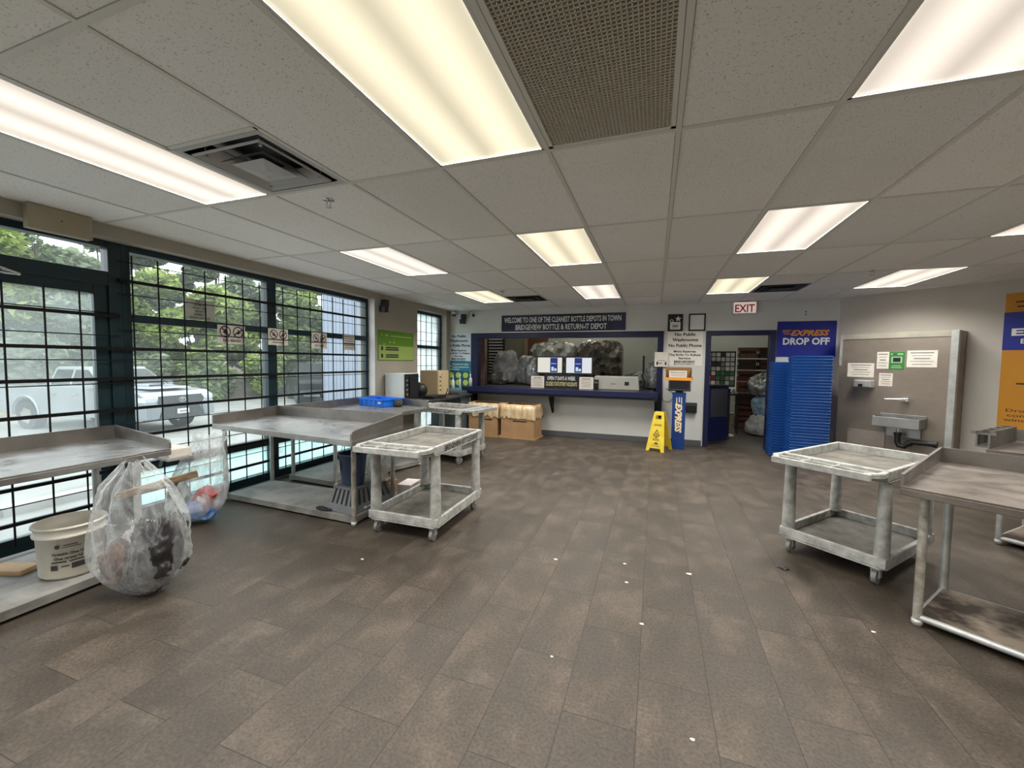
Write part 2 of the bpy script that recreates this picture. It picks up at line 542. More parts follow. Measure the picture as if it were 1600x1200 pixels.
    mr4 = nt.nodes.new('ShaderNodeMapRange'); mr4.inputs[1].default_value = .3; mr4.inputs[2].default_value = .7; mr4.inputs[3].default_value = .46; mr4.inputs[4].default_value = .66
    L.new(n1.outputs['Fac'], mr4.inputs[0]); L.new(mr4.outputs[0], b.inputs['Roughness'])
    b.inputs['Specular IOR Level'].default_value = .4
    bp = nt.nodes.new('ShaderNodeBump'); bp.inputs['Strength'].default_value = .3; bp.inputs['Distance'].default_value = .002
    iv = nt.nodes.new('ShaderNodeMath'); iv.operation = 'SUBTRACT'; iv.inputs[0].default_value = 1
    L.new(br.outputs['Fac'], iv.inputs[1]); L.new(iv.outputs[0], bp.inputs['Height']); L.new(bp.outputs[0], b.inputs['Normal'])
    return m


def ceilmat():
    m, nt, b = newmat('pitted mineral ceiling tile')
    L = nt.links
    tc = nt.nodes.new('ShaderNodeTexCoord')
    n = nt.nodes.new('ShaderNodeTexNoise'); n.inputs['Scale'].default_value = 120; n.inputs['Detail'].default_value = 4; n.inputs['Distortion'].default_value = .5
    L.new(tc.outputs['Object'], n.inputs['Vector'])
    r = nt.nodes.new('ShaderNodeValToRGB')
    r.color_ramp.elements[0].position = .33; r.color_ramp.elements[0].color = (.58, .58, .58, 1)
    r.color_ramp.elements[1].position = .40; r.color_ramp.elements[1].color = (1, 1, 1, 1)
    L.new(n.outputs['Fac'], r.inputs[0])
    n2 = nt.nodes.new('ShaderNodeTexNoise'); n2.inputs['Scale'].default_value = 1.1; n2.inputs['Detail'].default_value = 4
    L.new(tc.outputs['Object'], n2.inputs['Vector'])
    r2 = nt.nodes.new('ShaderNodeValToRGB')
    r2.color_ramp.elements[0].position = .3; r2.color_ramp.elements[0].color = srgb('efede6')
    r2.color_ramp.elements[1].position = .65; r2.color_ramp.elements[1].color = srgb('f4f3f0')
    L.new(n2.outputs['Fac'], r2.inputs[0])
    g = nt.nodes.new('ShaderNodeNewGeometry')
    mr = nt.nodes.new('ShaderNodeMapRange'); mr.inputs[3].default_value = .93; mr.inputs[4].default_value = 1.05
    L.new(g.outputs['Random Per Island'], mr.inputs[0])
    a = nt.nodes.new('ShaderNodeMix'); a.data_type = 'RGBA'; a.blend_type = 'MULTIPLY'; a.inputs[0].default_value = 1
    c = nt.nodes.new('ShaderNodeMix'); c.data_type = 'RGBA'; c.blend_type = 'MULTIPLY'; c.inputs[0].default_value = 1
    L.new(r.outputs[0], a.inputs[6]); L.new(r2.outputs[0], a.inputs[7]); L.new(a.outputs[2], c.inputs[6]); L.new(mr.outputs[0], c.inputs[7])
    L.new(c.outputs[2], b.inputs['Base Color'])
    b.inputs['Roughness'].default_value = .9
    bp = nt.nodes.new('ShaderNodeBump'); bp.inputs['Strength'].default_value = .5; bp.inputs['Distance'].default_value = .002
    L.new(r.outputs[0], bp.inputs['Height']); L.new(bp.outputs[0], b.inputs['Normal'])
    return m


def lampmat(name, col, k=1.0):
    """prismatic diffuser lit by two tubes running along it (local y)"""
    m, nt, b = newmat(name)
    L = nt.links
    tc = nt.nodes.new('ShaderNodeTexCoord')
    sx = nt.nodes.new('ShaderNodeSeparateXYZ')
    L.new(tc.outputs['Object'], sx.inputs[0])
    ab = nt.nodes.new('ShaderNodeMath'); ab.operation = 'ABSOLUTE'; L.new(sx.outputs['X'], ab.inputs[0])
    sb = nt.nodes.new('ShaderNodeMath'); sb.operation = 'SUBTRACT'; sb.inputs[1].default_value = .13; L.new(ab.outputs[0], sb.inputs[0])
    a2 = nt.nodes.new('ShaderNodeMath'); a2.operation = 'ABSOLUTE'; L.new(sb.outputs[0], a2.inputs[0])
    mr = nt.nodes.new('ShaderNodeMapRange'); mr.interpolation_type = 'SMOOTHSTEP'
    mr.inputs[1].default_value = 0; mr.inputs[2].default_value = .15; mr.inputs[3].default_value = 1.25; mr.inputs[4].default_value = .68
    L.new(a2.outputs[0], mr.inputs[0])
    # fine prism pattern
    vo = nt.nodes.new('ShaderNodeTexVoronoi'); vo.inputs['Scale'].default_value = 130; vo.inputs['Randomness'].default_value = 0.0
    L.new(tc.outputs['Object'], vo.inputs['Vector'])
    mv = nt.nodes.new('ShaderNodeMapRange'); mv.inputs[1].default_value = 0; mv.inputs[2].default_value = .6; mv.inputs[3].default_value = 1.12; mv.inputs[4].default_value = .86
    L.new(vo.outputs['Distance'], mv.inputs[0])
    mu = nt.nodes.new('ShaderNodeMath'); mu.operation = 'MULTIPLY'; L.new(mr.outputs[0], mu.inputs[0]); L.new(mv.outputs[0], mu.inputs[1])
    mk = nt.nodes.new('ShaderNodeMath'); mk.operation = 'MULTIPLY'; mk.inputs[1].default_value = LAMP * k; L.new(mu.outputs[0], mk.inputs[0])
    b.inputs['Base Color'].default_value = (.5, .5, .48, 1)
    b.inputs['Emission Color'].default_value = srgb(col)
    L.new(mk.outputs[0], b.inputs['Emission Strength'])
    return m


M['floor'] = floormat()
M['tile'] = ceilmat()
M['grid'] = mat('painted ceiling grid', 'dedcd4', .5)
M['lampA'] = lampmat('diffuser warm yellow', 'fff2cf')
M['lampB'] = lampmat('diffuser warm white', 'fff0e0')

# ================================================================== THE SETTING
fl = MB().quad((-4.4, YF, 0), (XR + .1, YF, 0), (XR + .1, YB + .12, 0), (-4.4, YB + .12, 0))
struct(fl.make('floor', M['floor']))
fl = MB().quad((-6, YB + .12, -.001), (5.6, YB + .12, -.001), (5.6, 13.6, -.001), (-6, 13.6, -.001))
struct(fl.make('floor', M['bgfloor']))

LIGHTS = [(0, 0, 'A', 'big ceiling light panel nearest the camera, beside the egg-crate grille'),
          (-3, 0, 'B', 'ceiling light panel nearest the barred windows, beside the square air diffuser'),
          (3, 0, 'B', 'ceiling light panel at the upper right corner of the photo'),
          (0, 2, 'A', 'yellowish ceiling light panel halfway down the middle of the room'),
          (-3, 2, 'B', 'ceiling light panel above the green poster side of the windows, halfway down the room'),
          (3, 2, 'B', 'ceiling light panel halfway down the room on the right'),
          (6, 2, 'B', 'ceiling light panel cut off by the right edge, nearer the orange poster'),
          (-3, 4, 'A', 'small far ceiling light panel near the black wall speaker in the left corner'),
          (0, 4, 'B', 'far ceiling light panel right above the welcome banner'),
          (3, 4, 'A', 'far ceiling light panel just in front of the exit sign'),
          (6, 4, 'B', 'far ceiling light panel above the steel hand basin panel'),
          (-3, -2, 'B', None), (0, -2, 'A', None), (3, -2, 'B', None), (6, 0, 'B', None), (6, -2, 'B', None)]
holes = set((u, v) for u, v, _, _ in LIGHTS)
holes.add((1, 0))                                   # egg-crate return grille
half = {(-2, 0): 1, (-2, 4): 1, (4, 4): 1}          # square air diffusers take the far half of a cell

ce = MB()
for u in range(-5, 11):
    for v in range(-4, 6):
        x0, x1 = max(cellx(u), XL), min(cellx(u + 1), XR)
        y0, y1 = max(celly(v - 1), YF), min(celly(v), YB)
        if x1 <= x0 or y1 <= y0 or (u, v) in holes: continue
        if (u, v) in half: y1 = (celly(v - 1) + celly(v)) / 2
        x0 += .014; x1 -= .014; y0 += .014; y1 -= .014          # narrow shadow gap beside the tees
        pts = [(x0, y0), (x1, y0), (x1, y1), (x0, y1)]
        ce.quad(*[(p[0], p[1], CH) for p in pts][::-1])
struct(ce.make('ceiling', M['tile']))
pl = MB().box(XL - .2, XR + .2, YF, YB + .1, CH + .35, CH + .4)
struct(pl.make('ceiling', M['blackmat']))

gr = MB()
for u in range(-4, 11):
    x = cellx(u)
    if XL < x < XR: gr.box(x - .012, x + .012, YF, YB, CH - .004, CH + .03)
for v in range(-4, 6):
    y = celly(v)
    if YF < y < YB: gr.box(XL, XR, y - .012, y + .012, CH - .0042, CH + .03)
for (u, v) in half:
    y = (celly(v - 1) + celly(v)) / 2
    gr.box(cellx(u), cellx(u + 1), y - .012, y + .012, CH - .004, CH + .03)
gr.box(XL, XL + .02, YF, YB, CH - .004, CH + .02); gr.box(XL, 2.73, YB - .02, YB, CH - .004, CH + .02)
struct(gr.make('trim_1', M['grid']))

# walls
WY0, WY1 = 5.36, 6.57                               # solid wall between the big windows and the small one
w = MB()
w.box(XL - .3, XL, YF, WY0, 2.40, CH + .35)
w.box(XL - .3, XL, WY0, WY1, -.3, CH + .35)
w.box(XL - .3, XL, WY1, 7.68, 2.40, CH + .35)
w.box(XL - .3, XL, 7.68, YB + .12, -.3, CH + .35)
w.box(XL - .3, XL, WY1, 7.68, -.3, .06)
struct(w.make('wall_left', M['wallwarm']))
w = MB().box(XW - .02, XL - .001, WY0 - .006, WY0 - .001, .0, 2.40)
struct(w.make('trim_2', M['white']))
w = MB()
T = YB + .12
w.box(XL - .3, -3.55, YB, T, 0, CH + .35)
w.box(-3.55, .03, YB, T, 1.95, CH + .35); w.box(-3.55, .03, YB, T, 0, .90)
w.box(.03, .88, YB, T, 0, CH + .35)
w.box(.88, 1.81, YB, T, 1.965, CH + .35)
w.box(1.81, 2.9, YB, T, 0, CH + .35)
struct(w.make('wall_back', M['wall']))
w = MB(); w.M = face_angled(0, 0)
w.box(0, 3.6, -.05, CH + .35, -.12, 0)
struct(w.make('wall_right', M['wallangled']))
w = MB().box(XR, XR + .1, YF, 5.6, 0, CH + .35)
struct(w.make('wall_right', M['wall']))
w = MB().box(XL - .3, XR + .1, YF - .12, YF, 0, CH + .35)
struct(w.make('wall_front', M['wall']))
b = MB()
b.box(-2.75, .80, YB - .012, YB - .0005, 0.0, .10); b.box(XL, -2.75, YB - .012, YB - .0005, 0, .10); b.box(1.9, 2.73, YB - .012, YB - .0005, 0, .10)
b.M = face_angled(0, 0); b.box(0, 3.6, 0, .10, .0005, .012)
struct(b.make('baseboard_back', M['base'], bevel=.003))

# ---- back room shell
w = MB()
w.box(-6.1, 5.7, 13.6, 13.7, 0, 3.6); w.box(-6.1, -6, T, 13.7, 0, 3.6); w.box(5.6, 5.7, T, 13.7, 0, 3.6)
w.box(-6.1, XL - .3, T - .1, T, 0, 3.6); w.box(2.9, 5.7, T - .1, T, 0, 3.6); w.box(-6.1, 5.7, T - .04, T, CH + .3, 3.6)
struct(w.make('wall_back_room', M['bgwall']))
w = MB().box(-6.1, 5.7, T - .1, 13.7, 3.5, 3.6)
struct(w.make('ceiling', M['bgwall']))
for i, (x, y) in enumerate([(-2.6, 9.2), (.5, 9.4), (2.0, 11.6), (-2.2, 12.2)]):  # unseen battens, added to brighten the back room
    t = thing('fill_tube_light', 'unseen fluorescent batten added to light the back room', 'light', (x, y, 3.42), group='added battens in the back room')
    MB().box(-.6, .6, -.05, .05, 0, .07).make('batten', M['white'], t)
    MB().tube([(-.58, 0, -.03), (.58, 0, -.03)], .016, 10).make('tube', emis('added tube glow', 'fff6e6', 80), t)

# ---- windows of the left wall
FX0, FX1 = XW - .10, XW                              # depth of the frames


def window(name, y0, y1, z0, z1, rails, glass, lo=None, lo_mat=None, stile=.06):
    o = bpy.data.objects.new(name, None); COL.objects.link(o); struct(o)
    f = MB()
    f.box(FX0, FX1, y0, y0 + stile, z0, z1); f.box(FX0, FX1, y1 - stile, y1, z0, z1)
    f.box(FX0, FX1, y0 + stile, y1 - stile, z1 - .055, z1); f.box(FX0, FX1, y0 + stile, y1 - stile, z0, z0 + .09)
    for a, b_ in rails: f.box(FX0 + .004, FX1 - .004, y0 + stile, y1 - stile, a, b_)
    f.make('window_frame', M['teal'], o, bevel=.004)
    xg = (FX0 + FX1) / 2
    if lo:
        MB().quad((xg, y0, lo), (xg, y1, lo), (xg, y1, z1 - .02), (xg, y0, z1 - .02)).make('pane', glass, o)
        MB().quad((xg, y0, z0 + .02), (xg, y1, z0 + .02), (xg, y1, lo), (xg, y0, lo)).make('frosted_pane', lo_mat, o)
    else:
        MB().quad((xg, y0, z0 + .02), (xg, y1, z0 + .02), (xg, y1, z1 - .02), (xg, y0, z1 - .02)).make('pane', glass, o)
    return o


window('window_1', 2.21, 3.64, 0.02, 2.40, [(1.75, 1.82), (.43, .51)], M['glass'], .47, M['frost'])
window('window_2', 3.64, 5.355, 0.02, 2.40, [(1.75, 1.82), (.43, .51)], M['glass'], .47, M['frost'])
window('window_3', 6.57, 7.68, 0.06, 2.40, [(1.69, 1.75), (.98, 1.03)], M['frostw'], 1.0, M['frostw'])
window('window_4', YF, 1.02, 0.02, 2.40, [(1.75, 1.82), (.43, .51)], M['glass'])
# the fixed glazing around the street door: transom, jambs, leaf
o = bpy.data.objects.new('door_1', None); COL.objects.link(o); struct(o)
f = MB()
f.box(FX0, FX1, 1.02, 1.10, .02, 2.40); f.box(FX0, FX1, 2.12, 2.21, .02, 2.40)
f.box(FX0, FX1, 1.10, 2.12, 2.345, 2.40); f.box(FX0, FX1, 1.10, 2.12, 2.04, 2.15)
f.make('door_frame', M['teal'], o, bevel=.004)
f = MB()
f.box(FX0 + .02, FX1 - .02, 1.10, 1.19, .03, 2.035); f.box(FX0 + .02, FX1 - .02, 2.03, 2.12, .03, 2.035)
f.box(FX0 + .02, FX1 - .02, 1.19, 2.03, 1.96, 2.035); f.box(FX0 + .02, FX1 - .02, 1.19, 2.03, .03, .14)
f.make('door_leaf', M['teal'], o, bevel=.004)
xg = (FX0 + FX1) / 2
MB().quad((xg, 1.15, .1), (xg, 2.06, .1), (xg, 2.06, 1.99), (xg, 1.15, 1.99)).make('pane', M['doorglass'], o)
MB().quad((xg, 1.06, 2.1), (xg, 2.16, 2.1), (xg, 2.16, 2.37), (xg, 1.06, 2.37)).make('transom_pane', M['glass'], o)

# door closer on the street door (arm seen at the left edge)
c = thing('door_closer', 'chrome door closer arm at the top of the street door, left edge', 'door closer', (XW, 1.30, 2.06))
MB().box(0, .06, -.22, .08, -.03, .04).make('closer_body', M['chrome'], c, bevel=.01)
MB().tube([(.05, .02, .0), (.14, .16, -.02), (.06, .295, -.035)], .009, 8).make('arm', M['chrome'], c)
MB().tube([(.05, .02, -.02), (.12, .2, -.05), (.05, .30, -.04)], .007, 8).make('arm', M['chrome'], c)


# ---- security grilles in front of the glass
def grille(label, y0, y1, ys, zt, thick, thin, x=XW + .035, vz0=.1, r=.0065):
    t = thing('security_grille', label, 'grille', (x, y0, 0), group='black window grilles')
    for z in thick:
        MB().box(-.012, .012, 0, y1 - y0, z - .013, z + .013).make('flat_bar', M['black'], t)
    for y in ys:
        MB().tube([(0, y - y0, vz0), (0, y - y0, zt)], r, 6).make('upright_rod', M['black'], t)
    for z in thin:
        MB().tube([(-.008, 0, z), (-.008, y1 - y0, z)], .0045, 6).make('cross_rod', M['black'], t)
    return t


TH = [1.52, 1.27, 1.01, .77, .51, .26]
TN = [1.40, 1.15, .89, .63, .385, .14]
grille('black bar grille over the street door glass, left of the wide post', 1.13, 2.165,
       [1.30, 1.515, 1.72, 1.917], 1.97, [1.787] + TH, [1.81, 1.625, 1.425, 1.232, .88, .63, .385])
grille('black bar grille over the first big window, in front of the pickup truck', 2.166, 3.62,
       [2.264, 2.458, 2.668, 2.863, 3.071, 3.256, 3.456], 2.31, [2.09] + TH, [2.25, 1.98, 1.68, 1.43, 1.232, .88, .63, .385, .14])
grille('black bar grille over the second big window, in front of the blue-grey building', 3.62, 5.30,
       [3.762, 3.969, 4.172, 4.368, 4.566, 4.765, 5.005], 2.31, [2.09] + TH, [2.25, 1.98, 1.68, 1.43, 1.232, .88, .63, .385, .14])
grille('thin grille over the small frosted window beside the corner', 6.58, 7.67,
       [6.82, 7.02, 7.22, 7.44], 2.36, [], [2.2, 2.0, 1.83, 1.55, 1.35, 1.15, .8, .5], r=.007)

# ---- counter window, navy trim
o = bpy.data.objects.new('window_5', None); COL.objects.link(o); struct(o)
f = MB()
f.box(-3.50, .03, YB - .029, YB + .139, 1.925, 2.03); f.box(-3.65, -3.50, YB - .03, YB + .14, .6, 2.03); f.box(.03, .13, YB - .03, YB + .14, .3, 2.03)
f.box(-3.50, .03, YB + .001, YB + .139, .84, .93)
f.make('window_frame', M['navy'], o, bevel=.004)
MB().box(-3.65, .13, YB - .034, YB - .0005, 2.032, 2.05).make('drip_strip', M['white'], o)

# ---- back door opening and its half-height leaf
o = bpy.data.objects.new('door_2', None); COL.objects.link(o); struct(o)
f = MB()
f.box(.82, .90, YB - .035, YB + .15, 0, 2.02); f.box(1.79, 1.87, YB - .035, YB + .15, 0, 2.02); f.box(.90, 1.79, YB - .034, YB + .149, 1.945, 2.02)
f.make('door_frame', M['navy'], o, bevel=.004)
t = thing('half_door', 'navy half door standing open inside the back doorway, grey upper panel', 'door', (.91, YB + .14, 0), math.radians(38))
MB().box(0, .46, 0, .04, .06, 1.05).make('leaf', M['navy'], t, bevel=.004)
MB().box(.05, .43, -.006, 0, .50, 1.0).make('panel', M['darkgrey'], t)
MB().box(-.0, .48, -.03, .06, 1.05, 1.075).make('top_ledge', M['blackmat'], t)

# ================================================================== CEILING FITTINGS
for i, (u, v, k, lab) in enumerate(LIGHTS):
    x, y = cellx(u + .5), celly(v - .5)
    t = thing('ceiling_light', lab or 'ceiling light panel behind the camera', 'ceiling light', (x, y, CH), group='recessed ceiling light panels')
    a, b2 = CW / 2 - .013, CD / 2 - .013
    f = MB()
    for (x0, x1, y0, y1) in ((-a, -a + .012, -b2, b2), (a - .012, a, -b2, b2), (-a, a, -b2, -b2 + .012), (-a, a, b2 - .012, b2)):
        f.box(x0, x1, y0, y1, -.003, .05)
    f.make('frame', M['white'], t)
    ld = bpy.data.lights.new('luminaire', 'AREA')
    ld.shape = 'RECTANGLE'; ld.size = CW - .05; ld.size_y = CD - .05; ld.energy = TUBES; ld.spread = math.radians(142)
    ld.color = (1.0, .975, .925)
    lo = bpy.data.objects.new('luminaire_light', ld); COL.objects.link(lo); lo.parent = t; lo.location = (0, 0, .002)
    MB().quad((-a + .01, -b2 + .01, .004), (-a + .01, b2 - .01, .004), (a - .01, b2 - .01, .004), (a - .01, -b2 + .01, .004)).make('diffuser', M['lamp' + k], t)

M['vent'] = mat('vent enamel', 'b4b4b2', .4)
def diffuser(u, v, label, m):
    x = cellx(u + .5); y = celly(v - .25)
    t = thing('air_diffuser', label, 'air vent', (x, y, CH), group='square ceiling air vents')
    def ring(r0, z0, r1, z1, nm):
        f = MB()
        for k in range(4):
            A = [(r0, r0), (-r0, r0), (-r0, -r0), (r0, -r0)]; B = [(r1, r1), (-r1, r1), (-r1, -r1), (r1, -r1)]
            j = (k + 1) % 4
            f.quad((*A[k], z0), (*A[j], z0), (*B[j], z1), (*B[k], z1))
            f.quad((*A[k], z0 + .004), (*B[k], z1 + .004), (*B[j], z1 + .004), (*A[j], z0 + .004))
        f.make(nm, m, t)
    ring(.293, -.005, .262, -.003, 'outer_flange')
    ring(.262, -.003, .262, .10, 'neck')
    ring(.228, -.016, .15, .045, 'outer_cone')
    ring(.236, -.010, .228, -.016, 'outer_lip')
    ring(.150, -.022, .085, .030, 'middle_cone')
    MB().frus(-.112, .112, -.112, .112, -.020, -.03, .03, -.03, .03, .015).make('centre_plate', m, t)
    MB().frus(-.03, .03, -.03, .03, -.034, -.112, .112, -.112, .112, -.0205).make('centre_pyramid', m, t)
    f = MB()
    for sx in (-1, 1):
        for sy in (-1, 1): f.box(sx * .19 - .006, sx * .19 + .006, sy * .19 - .006, sy * .19 + .006, -.01, .07)
    f.make('bracket', m, t)
    MB().box(-.29, .29, -.29, .29, .12, .13).make('duct_back', M['blackmat'], t)


diffuser(-2, 0, 'square cone air diffuser beside the left ceiling light', M['vent'])
diffuser(-2, 4, 'dark grey square air diffuser above the left part of the counter', M['darkgrey'])  # far vents are dark grey all over
diffuser(4, 4, 'dark grey square air diffuser above the blue tray stacks', M['darkgrey'])

t = thing('return_air_grille', 'large egg-crate return air grille beside the big ceiling light', 'air vent', (cellx(1.5), celly(-.5), CH))
f = MB(); a, b2 = CW / 2 - .014, CD / 2 - .014
for (x0, x1, y0, y1) in ((-a, -a + .02, -b2, b2), (a - .02, a, -b2, b2), (-a, a, -b2, -b2 + .02), (-a, a, b2 - .02, b2)):
    f.box(x0, x1, y0, y1, -.003, .02)
f.make('frame', M['grid'], t)
f = MB(); n = 0
k = -a
while k < a:
    f.box(k, k + .0038, -b2, b2, 0, .011); k += .0165
k = -b2
while k < b2:
    f.box(-a, a, k, k + .0038, 0, .0109); k += .0165
f.make('egg_crate', mat('egg crate plastic', 'd6d0c0', .5), t)
MB().box(-a, a, -b2, b2, .09, .10).make('filter', mat('grey brown filter', '6a6558', .9), t)  # even grey-brown sheet behind the cells

for (x, y, lab) in [(-2.08, 2.218, 'fire sprinkler head near the square air diffuser'), (2.26, 5.70, 'fire sprinkler head near the light above the hand basin'), (-2.21, 5.84, 'fire sprinkler head beside the dark grey diffuser over the counter')]:
    t = thing('sprinkler_head', lab, 'sprinkler', (x, y, CH), group='fire sprinkler heads')
    MB().lathe([(.001, -.004), (.036, -.004), (.036, -.001)], n=20).make('escutcheon', M['chrome'], t)
    MB().tube([(0, 0, 0), (0, 0, -.022)], .012, 10).tube([(-.012, 0, -.02), (-.014, 0, -.04), (0, 0, -.052), (.014, 0, -.04), (.012, 0, -.02)], .0035, 6).make('frame_arms', M['chrome'], t)
    MB().lathe([(.001, -.052), (.02, -.05), (.02, -.047), (.001, -.047)], n=14).make('deflector', M['chrome'], t)

t = thing('wall_box', 'beige metal box on the header above the street door', 'box', (XL, 1.60, 2.335))
MB().box(0, .07, 0, .345, 0, .172).make('cover', mat('beige enamel', 'a9a08c', .6, col2='a0977f', scale=3), t, bevel=.006)
MB().tube([(.069, .17, .09), (.074, .17, .09)], .005, 8).make('screw', M['darkgrey'], t)
# stain marks stuck on tiles
for (x, y, r) in [(1.01, 2.27, .5), (1.21, 2.14, .9)]:
    pass

# ================================================================== SIGNS ON THE BACK WALL
def sheet(name, label, cat, Mx, w, h, m, th=.004, group=None, bevel=0):
    t = thing(name, label, cat, M=Mx, group=group)
    MB().box(-w / 2, w / 2, -h / 2, h / 2, .0006, th).make('sheet', m, t, bevel=bevel)
    return t


# welcome banner
t = sheet('welcome_banner', 'long navy banner reading WELCOME TO ONE OF THE CLEANEST BOTTLE DEPOTS IN TOWN', 'sign', face_back(-1.755, 2.208), 2.44, .345, mat('banner dark navy', '080a1c', .3, col2='141c4e', scale=1.3, spec=.45), .012)
MB().text('WELCOME TO ONE OF THE CLEANEST BOTTLE DEPOTS IN TOWN', -.01, .075, .10, 2.30, .014, bold=.02).text('BRIDGEVIEW BOTTLE & RETURN-IT DEPOT', -.02, -.07, .10, 1.80, .014, bold=.02).make('lettering', M['whiteink'], t)


def notices(x, z, lab1, lab2, cold):
    bm = M['board'] if not cold else mat('cool sign board', 'd6dfe8', .5)
    t = sheet('notice_board', lab1, 'sign', face_back(x, z + .45), .575, .30, bm, .006)
    MB().text('No Public', 0, .095, .052, .34, .008, bold=.03).text('Washrooms', 0, 0, .052, .42, .008, bold=.03).text('No Public Phone', 0, -.1, .052, .54, .008, bold=.03).make('lettering', M['ink'], t)
    t = sheet('notice_board', lab2, 'sign', face_back(x, z + .145), .575, .298, bm, .006)
    MB().text('Mgmt Reserves', 0, .10, .036, .36, .008, bold=.03).text('The Right To Refuse', 0, .04, .036, .52, .008, bold=.03).text('Service', 0, -.02, .036, .2, .008, bold=.03).text('BRIDGEVIEW', 0, -.082, .036, .34, .008, bold=.04).text('BOTTLE DEPOT', 0, -.124, .022, .34, .008, bold=.03).make('lettering', M['ink'], t)


notices(-3.945, 1.43, 'white No Public Washrooms sign in the left corner, beside the small window', 'white Right To Refuse Service sign in the left corner, above the teal poster', True)
notices(.485, 1.42, 'white No Public Washrooms sign beside the back door, under two frames', 'white Right To Refuse Service sign beside the back door, above the kiosk', False)

# teal recycling poster
t = sheet('recycling_poster', 'teal poster with six green circles hanging in the left corner', 'poster', face_back(-3.95, 1.12), .57, .66, M['cyanp'], .005)
MB().box(-.285, .285, .13, .33, .005, .007, 0).make('title_band', M['tealp'], t)
MB().box(-.265, .265, -.24, .125, .005, .007).make('picture_panel', M['teald'], t)
f = MB()
for i in range(3):
    for j in range(2): f.disc(-.17 + .17 * i, .03 - .155 * j, .062, .009, 20)
f.make('circles', M['lime'], t)
f = MB().text('Recycle your glass', .05, .265, .035, .38, .009, bold=.02).text('bottles & containers here', .05, .205, .035, .38, .009, bold=.02)
f.add([(-.25, .2, .009), (-.21, .28, .009), (-.17, .2, .009), (-.19, .2, .009), (-.21, .25, .009), (-.235, .2, .009)], [(0, 1, 4, 5), (1, 2, 3, 4)])
f.rect(-.12, .152, .28, .014, .009).make('lettering', M['whiteink'], t)

# sheet with small pictograms taped to the trim (its two codes are left out)
t = sheet('taped_notice', 'small white sheet of black symbols taped to the navy trim right of the counter window', 'notice', face_back(.10, 1.52, YB - .036), .225, .26, M['paper'], .003)
f = MB()
f.rect(-.065, -.07, .03, .06, .0045).rect(-.015, -.07, .05, .015, .0045).rect(.075, -.08, .03, .035, .0045).disc(.075, -.05, .012, .0045, 12).rect(0, -.02, .12, .006, .0045)
f.make('symbols', M['ink'], t)

# two framed certificates
t = thing('picture_frame', 'black framed certificate with white star above the right notice board', 'picture frame', M=face_back(.315, 2.172), group='frames beside the back door')
MB().box(-.125, .125, -.15, .15, .001, .018).make('frame', M['blackmat'], t, bevel=.003)
f = MB().rect(0, -.055, .17, .13, .0195)
f.add([(.045 + (.055 if k % 2 == 0 else .024) * math.sin(PI * k / 5), .065 + (.055 if k % 2 == 0 else .024) * math.cos(PI * k / 5), .0196) for k in range(10)], [tuple(range(10))[::-1]])
f.disc(-.06, .03, .03, .0196, 16)
f.make('print', M['whiteink'], t)
MB().rect(0, -.06, .10, .018, .0205).rect(0, -.09, .08, .008, .0205).rect(0, -.03, .12, .006, .0205).disc(-.06, .03, .018, .0205).make('lettering', M['ink'], t)
t = thing('picture_frame', 'black framed white certificate, right one above the notice board', 'picture frame', M=face_back(.668, 2.172), group='frames beside the back door')
f = MB()
for (x0, x1, y0, y1) in ((-.135, -.112, -.15, .15), (.112, .135, -.15, .15), (-.135, .135, -.15, -.127), (-.135, .135, .127, .15)): f.box(x0, x1, y0, y1, .001, .02)
f.make('frame', M['blackmat'], t, bevel=.002)
MB().box(-.115, .115, -.13, .13, .001, .012).make('print', mat('pale certificate', 'd8d8dc', .15, spec=.8), t)

# exit sign
t = thing('exit_sign', 'white box exit sign with red EXIT letters above the back doorway', 'exit sign', M=face_back(1.385, 2.395))
MB().box(-.18, .18, -.105, .105, .001, .07).make('housing', M['white'], t, bevel=.006)
MB().rect(0, 0, .33, .18, .0708).make('face', emis('sign glow', 'f0d9cf', .55), t)
MB().text('EXIT', 0, -.01, .125, .29, .073, bold=.02).make('lettering', mat('red print', 'd8283a', .5), t)
MB().box(-.10, .10, .095, .115, .0, .05).make('bracket', M['darkgrey'], t)

t = thing('wall_outlet', 'small white duplex outlet high on the back wall above the blue sign', 'outlet', M=face_back(2.27, 2.285))
MB().box(-.038, .038, -.057, .057, .0006, .008).make('cover_plate', M['white'], t, bevel=.002)
f = MB()
for y in (-.022, .022): f.box(-.014, .014, y - .012, y + .012, .008, .0095)
f.make('sockets', M['greyink'], t)

# express drop off sign
t = sheet('express_sign', 'royal blue sign reading EXPRESS DROP OFF behind the tray stacks', 'sign', face_back(2.29, 1.87), .81, .575, M['royal'], .01)
MB().text('EXPRESS', .05, .10, .085, .53, .012, shear=.35, bold=.035).rect(-.27, .14, .13, .012, .012).rect(-.28, .115, .10, .012, .012).rect(-.26, .085, .11, .012, .012).make('logo', M['signorange'], t)
MB().text('DROP OFF', 0, -.035, .105, .64, .012, bold=.035).make('lettering', M['whiteink'], t)

# black paper dispenser, outlet by the kiosk
t = thing('paper_dispenser', 'black wall dispenser right of the blue kiosk post', 'dispenser', M=face_back(.615, .675))
f = MB().frus(-.105, .105, -.09, .09, .0006, -.085, .085, -.085, .05, .09)
f.make('body', M['blackmat'], t, bevel=.008)
MB().box(-.06, .05, .0, .02, .075, .088).make('slot_plate', M['chrome'], t)
t = thing('wall_outlet', 'white outlet plate behind the cardboard tray of the kiosk', 'outlet', M=face_back(.62, 1.19))
MB().box(-.035, .035, -.055, .055, .0006, .008).make('cover_plate', M['white'], t, bevel=.002)
MB().box(-.012, .012, -.03, .03, .008, .010).make('sockets', M['greyink'], t)

